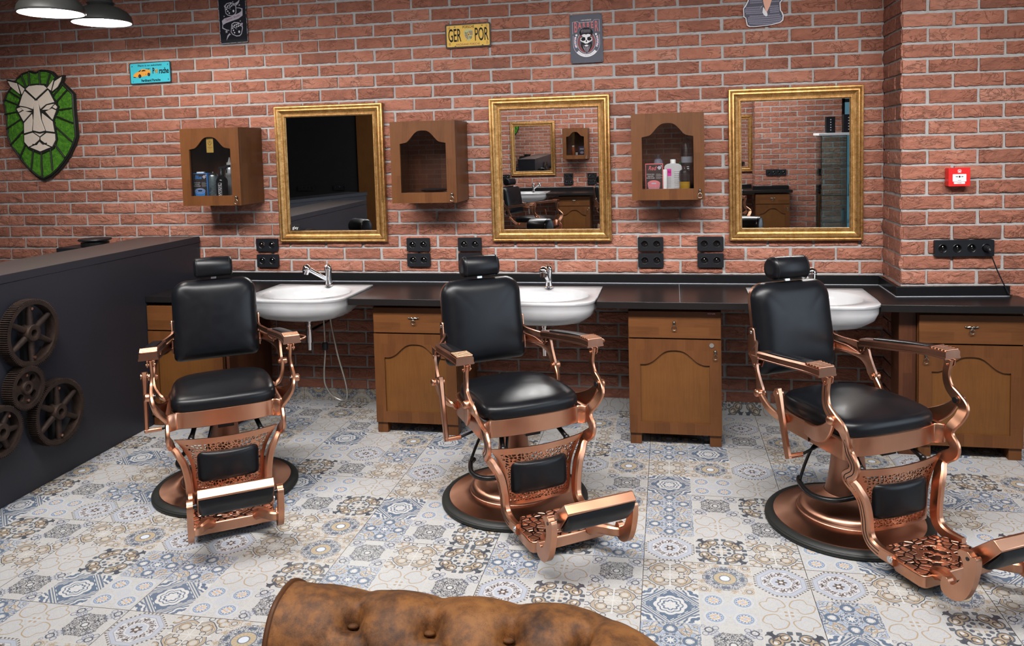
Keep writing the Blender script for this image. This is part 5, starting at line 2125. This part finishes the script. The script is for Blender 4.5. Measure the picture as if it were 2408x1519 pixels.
def product_box(label, x, y, w, d, h, edge, word, tub, tub_top, top=None):
    t = thing('product_box', label, 'box', (x, y, SHZ), rad(3))
    m = MB()
    m.box(-w / 2, w / 2, 0, d, 0, h)
    m.build('carton', edge, t, .0008)
    f = flat(t, 'front_panel', BOXF, [[(-w / 2 + .0035, .0035), (w / 2 - .0035, .0035), (w / 2 - .0035, h - .0035), (-w / 2 + .0035, h - .0035)]], -.0002, .0006)
    text(word, .034, 'lettering', edge, f, T(-.012, -.0010, h - .026), .80, shear=.3)
    flat(f, 'badge', LIL, [[(.016, h - .022), (.028, h - .012), (.042, h - .024), (.028, h - .036)], [(.034, h - .014), (.040, h - .008), (.045, h - .014), (.040, h - .019)]], -.0010)
    for i, s in enumerate(('STRONG HOLD', 'HIGH SHINE', 'WATER SOLUBLE')):
        text('•' + s, .0085, 'lettering', WHI, f, T(-.021, -.0010, h * .60 - i * .0105), .68)
    flat(f, 'small_print', plain('grey_print', (.22, .21, .21), .6), [[(.010, h * .62 - i * .0045), (.010 + .024 + .006 * (i % 3), h * .62 - i * .0045), (.010 + .024 + .006 * (i % 3), h * .62 - i * .0045 - .0022), (.010, h * .62 - i * .0045 - .0022)] for i in range(7)], -.0010, .0003)
    p = flat(f, 'tub_print', tub, [[(-.036, .034), (-.036, .020), (-.031, .006), (.026, .006), (.031, .020), (.031, .034)] , disc(-.0025, .038, .035, .018, 26)], -.0010)
    flat(p, 'tub_lid_print', tub_top, [ringsh(-.0025, .038, .035, .003, .018, 28), ringsh(-.0025, .040, .024, .0035, .011, 24)], -.0016, .0003)
    flat(p, 'tub_label', LIL if tub is not TUBB else M['ink'], [rrect(-.016, .011, .035, .043, .002, 2)], -.0018, .0003)
    if top:
        m = MB()
        m.box(-.028, .020, .012, .03, h, h + .009)
        m.build('hang_tab', M['white'], t)
    return t


BOXF = plain('dark_carton', (.030, .022, .022), .5)
TUBB, TUBR = plain('bright_blue_print', (.03, .24, .68), .4), plain('rose_print', (.46, .19, .22), .4)
BLUE_E, RED_E = plain('blue_carton', (.04, .26, .72), .45), plain('coral_carton', (.80, .16, .17), .45)
product_box('blue bordered product box in the left wall cabinet', -2.936, -.235, .098, .05, .150, BLUE_E, 'Blue', TUBB, LIL, True)
product_box('red bordered product box in the wall cabinet by the right mirror', -.101, -.235, .099, .05, .150, RED_E, 'Red', TUBR, RED_E)
gm = G('camouflage_print')
gm.shade(gm.ramp(gm.noise(gm.coord(), 55, 3, .7, 1.0), [(.35, (.02, .05, .05)), (.48, (.16, .18, .20)), (.56, (.05, .10, .11)), (.68, (.38, .38, .40))]), .35, .3)
t = bottle('spray_can', 'patterned silver spray can beside the blue box', 'can', -2.872, -.190, [(.029, 0), (.031, .003), (.031, .128), (.030, .131)], gm.mat, [(.0305, .131), (.030, .134), (.024, .142), (.016, .148), (.0145, .149), (.006, .150), (.006, .158), (.0, .159)], M['steel'])
t = bottle('spray_bottle', 'black spray bottle with vertical white lettering in the left wall cabinet', 'bottle', -2.798, -.215, [(.034, 0), (.036, .004), (.036, .098), (.032, .112), (.022, .124), (.0155, .130), (.0155, .134)], plain('black_glossy_bottle', (.006, .006, .007), .12))
m = MB()
m.lathe([(.0165, .132), (.0165, .15), (.012, .158), (.0105, .178)], 20)
m.box(-.011, .036, -.010, .010, .176, .190)
m.box(.030, .058, -.011, .011, .182, .199)
m.tube([(.030, 0, .176), (.036, 0, .160), (.034, 0, .148)], [.004, .005, .004], 8)
m.tube([(-.010, 0, .183), (-.020, 0, .181)], [.007, .005], 8)
m.build('trigger_head', M['plastic'], t, .003)
lb = flat(t, 'label_frame', WHI, [[rrect(-.004, .020, .008, .088, .005, 3), rrect(-.0026, .0186, .0094, .0866, .004, 3)]], -.0356, .001)
text('WAHL', .026, 'lettering', WHI, t, T(.008, -.0362, .046) @ Matrix.Rotation(-PI / 2, 4, 'Y'), .98)
t = bottle('mousse_can', 'tall grey can with pale nozzle behind the black spray bottle', 'can', -2.815, -.085, [(.029, 0), (.03, .003), (.03, .165), (.024, .190), (.020, .198)], plain('grey_can', (.42, .43, .46), .25, .6), [(.0205, .198), (.0205, .212), (.0175, .213), (.0, .213)], M['white'])
m = MB()
m.tube([(-.004, 0, .212), (0, -.002, .228), (.0, -.003, .246)], [.010, .008, .003], 12)
m.build('nozzle', M['white'], t)
t = bottle('small_bottle', 'small bottle with orange and blue label at the right of the left wall cabinet', 'bottle', -2.735, -.165, [(.020, 0), (.0215, .003), (.0215, .098), (.017, .108), (.012, .112)], plain('dark_amber_bottle', (.05, .028, .018), .2), [(.0125, .112), (.0125, .128), (0, .129)], M['plastic'])
m = MB()
m.lathe([(.0218, .062), (.0218, .098)], 24, cap=False)
m.m = 1
m.lathe([(.0219, .074), (.0219, .090)], 24, cap=False)
m.build('label', [plain('orange_label', (.55, .16, .03), .4), plain('pale_blue_label', (.22, .27, .42), .4)], t)
t = thing('gold_tag', 'gold card tag hanging behind the glass of the left wall cabinet', 'tag', (-2.833, -.272, 1.727))
m = MB()
m.prism(rrect(-.0235, .0235, -.092, 0, .002, 2), 0, .0008)
m.build('card', plain('gold_card', (.62, .38, .10), .35, .4), t)
flat(t, 'print', plain('dark_gold_print', (.24, .13, .03), .5), [ringsh(0, -.030, .014, .0012), ringsh(0, -.030, .009, .0009, .012), disc(0, -.026, .004), [(-.014, -.030), (0, -.052), (.014, -.030), (.0125, -.030), (0, -.0495), (-.0125, -.030)], [(-.016, -.058), (.016, -.058), (.016, -.0605), (-.016, -.0605)], [(-.010, -.066), (.010, -.066), (.010, -.0675), (-.010, -.0675)]], -.0001, .0004)

# nearly empty cabinet: a dark round dish
t = bottle('dish', 'dark round dish alone in the nearly empty wall cabinet', 'dish', -1.425, -.150, [(.04, 0), (.07, .008), (.084, .022), (.082, .024), (.066, .012), (0, .008)], M['plastic'])

CLR = plain('cloudy_plastic', (.26, .27, .36), .15, 0, Alpha=.55)
t = bottle('clear_bottle', 'cloudy clear bottle with dark cap behind the red box', 'bottle', -.080, -.090, [(.026, 0), (.028, .003), (.028, .150), (.023, .168), (.012, .176)], CLR, [(.013, .175), (.013, .197), (0, .198)], plain('smoke_cap', (.04, .04, .05), .3))
t = bottle('tube', 'narrow white tube standing beside the red box', 'tube', -.043, -.215, [(.013, 0), (.0135, .004), (.0145, .06), (.0155, .112), (.013, .1155), (0, .116)], M['white'], scale_y=.8)
t = thing('lotion_bottle', 'large white bottle with ribbed side and pink label', 'bottle', (.004, -.180, SHZ))
m = MB()
pr = [(-.048, .002), (-.044, 0), (.044, 0), (.048, .002), (.049, .128), (.045, .138), (.032, .146), (.014, .149), (-.014, .149), (-.032, .146), (-.045, .138), (-.049, .128)]
m.prism(pr, -.026, .026)
m.build('body', M['porcelain'], t, .012, 4)
m = MB()
m.lathe([(.015, .145), (.0155, .168), (.014, .171), (0, .171)], 24)
m.build('cap', M['white'], t, .001)
m = MB()
for i in range(9):
    z = .012 + i * .0115
    m.tube([(.006, -.0265, z), (.038, -.0265, z), (.044, -.024, z)], .0032, 8)
m.build('ribs', M['porcelain'], t)
lb = flat(t, 'label', plain('magenta_label', (.62, .02, .28), .4), [rrect(-.041, -.010, .078, .118, .002, 2)], -.0262)
text('Oxi', .017, 'lettering', M['ink'], lb, T(-.0255, -.027, .101), .95)
flat(t, 'label_print', plain('grey_stripe', (.30, .30, .32), .5), [[(-.041, .070 - i * .006), (-.012, .070 - i * .006), (-.012, .0672 - i * .006), (-.041, .0672 - i * .006)] for i in range(10)], -.0264, .0003)
t = bottle('oil_bottle', 'small bottle of amber oil with black upper half', 'bottle', .068, -.225, [(.028, 0), (.030, .003), (.030, .046)], plain('amber_oil', (.36, .20, .02), .12), [(.0302, .046), (.0302, .092), (.027, .108), (.014, .116), (.012, .124), (.012, .132), (0, .133)], plain('black_bottle_top', (.016, .016, .019), .3))
t = bottle('pump_bottle', 'tall black pump bottle at the right of the cabinet by the right mirror', 'bottle', .082, -.120, [(.031, 0), (.033, .004), (.033, .250), (.026, .269), (.015, .275)], plain('black_matt_bottle', (.010, .010, .012), .32), [(.0155, .275), (.0155, .297), (.006, .299), (.006, .315), (0, .316)], M['plastic'])
m = MB()
m.box(-.030, .010, -.007, .007, .313, .325)
m.build('pump_head', M['plastic'], t, .003)
m = MB()
m.lathe([(.0332, .150), (.0332, .185)], 28, cap=False)
lb = m.build('label', plain('grey_label', (.20, .21, .25), .45), t)
m = MB()
for z in (.125, .115, .105, .098):
    m.lathe([(.0333, z), (.0333, z + .004)], 28, a0=-PI * .62, a1=-PI * .38)
m.build('print', WHI, t)
t = thing('green_sachet', 'green leaf-like sachet behind the white bottle', 'sachet', (.052, -.060, SHZ))
m = MB()
m.prism([(-.028, 0), (.03, 0), (.034, .12), (.012, .168), (-.014, .150), (-.030, .118)], 0, .012)
m.build('packet', plain('dark_green_foil', (.01, .09, .03), .4), t, .003)

# ------------------------------------------------------------------ chesterfield sofa in the foreground
so = thing('sofa', 'worn brown leather chesterfield sofa with buttoned roll at the lower picture edge', 'sofa')
SZ, SR = .750, .100
path = []
xa, ya, xc = -.752, -3.372, -.056      # far arm runs along x, then the back turns towards the viewer
rc_ = .17
for i in range(60):
    path.append((xa + (xc - rc_ - xa) * i / 59, ya, 0.0))
for i in range(1, 25):
    a = PI / 2 - PI / 2 * i / 24
    path.append((xc - rc_ + rc_ * cos(a), ya - rc_ + rc_ * sin(a), 0.0))
for i in range(1, 100):
    path.append((xc, ya - rc_ - 1.9 * i / 99, 0.0))
S_ = [0.0]
for i in range(1, len(path)):
    S_.append(S_[-1] + math.dist(path[i], path[i - 1]))
NPH = 56
btn_s = [.145 + .152 * k for k in range(16)]
PB = rad(26)
vs = []
btns = []
for i, p in enumerate(path):
    a, b = path[max(i - 1, 0)], path[min(i + 1, len(path) - 1)]
    tx, ty = b[0] - a[0], b[1] - a[1]
    l = math.hypot(tx, ty)
    nx, ny = ty / l, -tx / l          # towards the seat
    s = S_[i]
    for k in range(NPH + 1):
        ph = rad(-150 + 300 * k / NPH)      # 0 = top, positive towards the seat
        r = SR
        d = min(btn_s, key=lambda q: abs(q - s))
        ds = s - d
        r += .016 * (1 - math.exp(-(abs(ds) / .045) ** 2)) * math.exp(-((ph - PB) / .9) ** 2)
        r -= .040 * math.exp(-((ds / .022) ** 2 + ((ph - PB) * SR / .024) ** 2))
        if ph < PB:      # straight pleat over the top
            r -= .011 * math.exp(-(ds / .011) ** 2) * max(0, 1 - (PB - ph) / 1.5)
        else:            # diamond pleats towards the seat
            for sg in (-1, 1):
                off = ds - sg * .076 * min(1, (ph - PB) / .95)
                r -= .009 * math.exp(-(off / .010) ** 2) * math.exp(-((ph - PB) / 1.1) ** 2)
        r += .0025 * noise.noise(Vector((s * 14, ph * 2.5, 2)))
        vs.append((p[0] + nx * r * sin(ph), p[1] + ny * r * sin(ph), SZ - SR + r * cos(ph) * (1 if ph < PI / 2 else 1)))
m = MB()
fs = [(i * (NPH + 1) + k, i * (NPH + 1) + k + 1, (i + 1) * (NPH + 1) + k + 1, (i + 1) * (NPH + 1) + k) for i in range(len(path) - 1) for k in range(NPH)]
m.add(vs, fs)
m.add([(path[0][0] + .001, path[0][1], SZ - SR)] + vs[:NPH + 1], [(0, k + 1, k + 2) for k in range(NPH)])
roll = m.build('arm_roll', M['sofa'], so, angle=80, recalc=False)
ends = [Vector(v) for v in vs[:NPH + 1]]
m = MB()
m.tube([(v.x - .004, v.y, v.z) for v in ends], .0055, 8)
m.build('piping', plain('dark_brown_piping', (.10, .038, .014), .45), roll)
for q in btn_s[:9]:
    i = min(range(len(S_)), key=lambda k: abs(S_[k] - q))
    p = path[i]
    a, b = path[max(i - 1, 0)], path[min(i + 1, len(path) - 1)]
    l = math.hypot(b[0] - a[0], b[1] - a[1])
    nx, ny = (b[1] - a[1]) / l, -(b[0] - a[0]) / l
    r = SR - .034
    m = MB()
    m.ball((0, 0, 0), .011, 14, (1, 1, .5), Matrix.Translation((p[0] + nx * r * sin(PB), p[1] + ny * r * sin(PB), SZ - SR + r * cos(PB))) @ Matrix.Rotation(PB, 4, Vector((-ny, nx, 0)) * -1))
    m.build('button', M['sofa'], so)
m = MB()
m.box(xa + .012, xc - .02, ya - .055, ya + .045, .12, SZ - SR)
m.box(xc - .055, xc + .045, ya - 2.05, ya + .02, .12, SZ - SR)
m.box(xa + .03, xc, ya - 2.0, ya - .02, .12, .30)
m.build('frame', M['sofa'], so, .012)
m = MB()
m.box(xa + .01, xc - .06, ya - 1.0, ya - .065, .30, .45)
m.build('seat_cushion', M['sofa'], so, .035, 4)
for fx, fy in ((xa + .05, ya), (xc, ya), (xa + .05, ya - 1.95), (xc, ya - 1.95)):
    m = MB()
    m.lathe([(.018, 0), (.026, .02), (.032, .08), (.03, .12)], 16, T(fx, fy, 0))
    m.build('leg', M['wood_dark'], so)

# ------------------------------------------------------------------ the other side of the shop (shows in the mirrors)
def turned(src, x, y, z, label, group=None):
    r = dup(src, None, label, (x, y, z))
    r.rotation_euler = (src.rotation_euler.x, 0, PI)
    if group:
        r['group'] = group
    return r


OPP = 'things on the opposite side'
turned(mM, -2.225, YB + .012, MIR_Z, 'gilt framed mirror on the opposite brick wall, seen reflected in the middle mirror')
turned(mM, .86, YB + .012, MIR_Z, 'gilt framed mirror on the opposite wall, its edge reflected in the right mirror')
oc = base_cabinet(-1.262, 'walnut base cabinet across the shop, reflected in the middle mirror', 'ornate', 'left', True)
oc.location, oc.rotation_euler = (-1.262, YB + .549, 0), (0, 0, PI)
turned(c4, 1.692, YB + .40 + .20, 0, 'walnut base cabinet across the shop, reflected in the right mirror')
oc = wall_cabinet(-1.300, 'walnut wall cabinet across the shop, reflected right of the small gilt mirror', PI, YB + .004, True)
turned(oc, -2.935, YB + .002, WC_Z0, 'walnut wall cabinet across the shop, reflected at the left edge of the middle mirror')
turned(bpy.data.objects['washbasin'], -2.23, YB, 0, 'white washbasin across the shop, reflected in the middle mirror')
turned(bpy.data.objects['washbasin'], .72, YB, 0, 'white washbasin across the shop, reflected at the left edge of the right mirror')
turned(bpy.data.objects['tap'], -2.19, YB + .262, WT + .011, 'chrome tap across the shop, reflected in the middle mirror')
wo = thing('worktop', 'black worktop across the shop, reflected in the mirrors', 'worktop')
m = MB()
pl = [(1.73, YB + .62), (1.027, YB + .62), (1.027, YB + .216), (.413, YB + .216), (.413, YB + .606), (-1.923, YB + .606), (-1.923, YB + .216), (-2.537, YB + .216), (-2.537, YB + .606), (-3.6, YB + .606), (-3.6, YB + .014), (1.205, YB + .014), (1.205, YB + .415), (1.73, YB + .415)]
m.prism(pl, WB, WT, 'z')
m.build('top', M['worktop'], wo, .002)
m = MB()
m.box(-3.6, 1.20, YB + .014, YB + .034, WT, .842)
m.box(1.18, 1.70, YB + .414, YB + .434, WT, .842)
m.build('splashback', M['worktop_edge'], wo)
s0 = bpy.data.objects['wall_socket']
for x, z, lab in ((-1.577, 1.023, 'upper black double socket across the shop under the reflected wall cabinet'), (-1.577, .925, 'lower black double socket across the shop under the reflected wall cabinet'),
                  (-1.195, 1.023, 'upper black double socket across the shop, reflected furthest right'), (-1.195, .925, 'lower black double socket across the shop, reflected furthest right'),
                  (-2.62, 1.023, 'black double socket across the shop behind the reflected headrest')):
    turned(s0, x - 2.689, YB, z - 1.023, lab)
turned(so4, 1.52, YB + .40, 1.039, 'black four-gang socket strip across the shop, reflected in the right mirror')
dup(chair1, None, CH + 'across the shop, reflected large in the middle mirror', (-1.97, YB + 1.62, 0), rad(114))
dup(chair1, None, CH + 'across the shop, cut by the middle mirror frame', (-.66, YB + 1.42, 0), rad(120))
dup(chair1, None, CH + 'across the shop, its arm reflected in the right mirror', (.66, YB + 1.40, 0), rad(116))
m = MB()
m.box(-5.25, -4.63, YB - .02, YB + .03, 0, H)
structure(m.build('wall_wood', M['wood_panel'], None, smooth=False))
for x, n, lab in ((-6.22, 4, 'black four-gang socket strip on the black wall, reflected in the left mirror'), (-5.60, 3, 'black three-gang socket strip on the black wall, reflected in the left mirror')):
    w = .074 * n / 2
    q = socket_block(-w, w, -.042, .042, n, lab, (x, YB, .90), PI, 'black socket strips')
cw = thing('counter_wing', 'angled wing of the dark counter, reflected in the left mirror', 'counter', (-3.58, -4.15, 0), rad(22))
m = MB()
m.box(-.30, 0, 0, 1.25, 0, 1.04)
m.build('body', M['counter'], cw, .002)
m = MB()
m.box(-.31, .01, -.01, 1.26, 1.041, 1.075)
m.build('top', M['counter'], cw)

def oz(name, label, cat, x, prof, mat, cap, cm, z=0.0):
    return bottle(name, label, cat, x, YB + .17, prof, mat, cap, cm, 20, z=SHZ + z)


oz('red_bottle', 'red-brown bottle in the reflected wall cabinet across the shop', 'bottle', -1.545, [(.026, 0), (.028, .004), (.028, .125), (.02, .14)], plain('brick_red_bottle', (.34, .07, .03), .3), [(.021, .14), (.021, .158), (0, .159)], M['white'])
oz('small_jar', 'small pale jar in the reflected wall cabinet across the shop', 'jar', -1.492, [(.018, 0), (.019, .003), (.019, .05)], M['white'], [(.0195, .05), (.012, .075), (0, .076)], M['plastic'])
t = thing('product_box', 'dark blue product box in the reflected wall cabinet across the shop', 'box', (-1.405, YB + .20, SHZ))
m = MB()
m.box(-.045, .045, -.04, 0, 0, .145)
m.build('carton', plain('navy_carton', (.03, .04, .10), .4), t, .001)
flat(t, 'front_print', LIL, [[rrect(-.032, .032, .09, .115, .003, 2)], disc(0, .045, .028, .020, 20)], .0008, .0008)

# glass showcase by the window, reflected in the right mirror
gs = thing('glass_showcase', 'glass showcase with white top, reflected in the right mirror', 'showcase', (1.86, -6.45, 0))
m = MB()
m.box(0, .95, 0, .42, 1.585, 1.615)
m.build('top_board', M['white'], gs, .002)
m = MB()
m.box(0, .95, 0, .42, 0, .10)
m.build('plinth', M['white'], gs, .002)
for x in (.03, .34, .65, .92):
    m = MB()
    m.box(x, x + .008, .02, .40, .10, 1.585)
    m.build('glass_divider', M['glass_blue'], gs)
for z in (.45, .80, 1.18):
    m = MB()
    m.box(.04, .92, .03, .39, z, z + .008)
    m.build('glass_shelf', M['glass_blue'], gs)
m = MB()
m.box(.02, .93, .405, .411, .10, 1.585)
m.build('glass_front', M['glass_blue'], gs)
for i, (x, w, h, mt, c) in enumerate(((2.03, .11, .21, M['ink'], 'black carton with dots'), (2.25, .12, .235, M['ink'], 'taller black carton'), (2.36, .10, .19, plain('mustard_carton', (.55, .30, .05), .4), 'mustard and black carton'), (2.50, .13, .20, plain('brown_carton', (.07, .04, .035), .4), 'brown carton'))):
    t = thing('carton', c + ' on the glass showcase, reflected in the right mirror', 'box', (x, -6.22, 1.6155))
    m = MB()
    m.box(-w / 2, w / 2, -.05, .05, 0, h)
    m.build('box', mt, t, .001)
    if i < 2:
        flat(t, 'dots', LIL, [disc(0, h * (.18 + .16 * k), .008, n=10) for k in range(5)], .0512)
for i, (x, y, z, mt) in enumerate(((2.28, -6.20, .808, M['white']), (2.40, -6.24, .808, plain('amber_bottle', (.30, .14, .02), .15)), (2.58, -6.20, 1.188, plain('yellow_cologne', (.55, .48, .12), .15)), (2.68, -6.22, 1.188, plain('olive_cologne', (.30, .34, .10), .15)), (2.20, -6.22, .458, M['porcelain']), (2.34, -6.20, .458, plain('teal_bottle', (.05, .30, .34), .2)), (2.56, -6.22, .458, plain('black_bottle', (.02, .02, .025), .25)), (2.66, -6.2, .808, plain('grey_bottle', (.16, .15, .14), .3)))):
    nm = ('white', 'amber', 'pale yellow', 'olive', 'cream', 'teal', 'black', 'grey')[i]
    bottle('cosmetic_bottle', nm + ' bottle in the glass showcase, reflected in the right mirror', 'bottle', x, y, [(.026, 0), (.028, .004), (.028, .13), (.02, .142), (.010, .146)], mt, [(.012, .146), (.012, .17), (0, .171)], M['plastic'], 18, z=z)['group'] = 'bottles in the glass showcase'

# ------------------------------------------------------------------ light
def area(name, loc, rot, sx, sy, power, color):
    l = bpy.data.lights.new(name, 'AREA')
    l.shape, l.size, l.size_y, l.energy, l.color = 'RECTANGLE', sx, sy, power, color
    o = bpy.data.objects.new(name, l)
    COL.objects.link(o)
    o.location, o.rotation_euler = loc, rot
    return o


def point(name, loc, power, r, color):
    l = bpy.data.lights.new(name, 'POINT')
    l.energy, l.shadow_soft_size, l.color = power, r, color
    o = bpy.data.objects.new(name, l)
    COL.objects.link(o)
    o.location = loc
    return o


WARM, NEUT, COOL = (1, .93, .85), (1, .975, .95), (.74, .86, 1)
area('ceiling_panel_stations', (-.6, -2.6, 2.95), (rad(36), 0, 0), 5.6, .5, 158, NEUT).data.spread = rad(107)
area('ceiling_panel_middle', (-.6, -3.7, 2.95), (0, 0, 0), 5.6, .6, 40, NEUT).data.spread = rad(112)
area('ceiling_panel_opposite', (-.8, -6.0, 2.95), (rad(-24), 0, 0), 5.0, .6, 190, NEUT)
area('daylight', (XR + .35, -4.3, 1.6), (0, rad(90), 0), 2.3, 5.2, 170, COOL)
for i, (x, y, z) in enumerate(((-3.04, -1.27, 2.372), (-3.127, -.80, 2.40))):
    point('pendant_light', (x, y, z), 40, .03, WARM)
w = bpy.data.worlds.new('world')
bpy.context.scene.world = w
w.use_nodes = True
w.node_tree.nodes['Background'].inputs[0].default_value = (.70, .82, .95, 1)
w.node_tree.nodes['Background'].inputs[1].default_value = .30

# ------------------------------------------------------------------ camera
cam = bpy.data.cameras.new('camera')
co = bpy.data.objects.new('camera', cam)
COL.objects.link(co)
FPX, SXP, SYP = 1858.46, 21.57, -293.6
cam.sensor_fit, cam.sensor_width = 'HORIZONTAL', 36
cam.lens = FPX / 2408 * 36
cam.shift_x, cam.shift_y = -SXP / 2408, SYP / 2408
cam.clip_start = .05
co.location = (0, -4.76464, 1.61065)
co.rotation_euler = (1.5082203664736773, 0.0254021497662809, 0.18822269948667675)
sc = bpy.context.scene
sc.camera = co
sc.view_settings.view_transform = 'Standard'
sc.view_settings.look = 'None'
sc.view_settings.gamma = 1
sc.view_settings.use_curve_mapping = False
sc.view_settings.exposure = .15
sc.cycles.max_bounces = 7
sc.cycles.diffuse_bounces = 3
sc.cycles.glossy_bounces = 5
sc.cycles.transparent_max_bounces = 12
sc.cycles.caustics_reflective = False
sc.cycles.caustics_refractive = False
sc.cycles.sample_clamp_indirect = 6
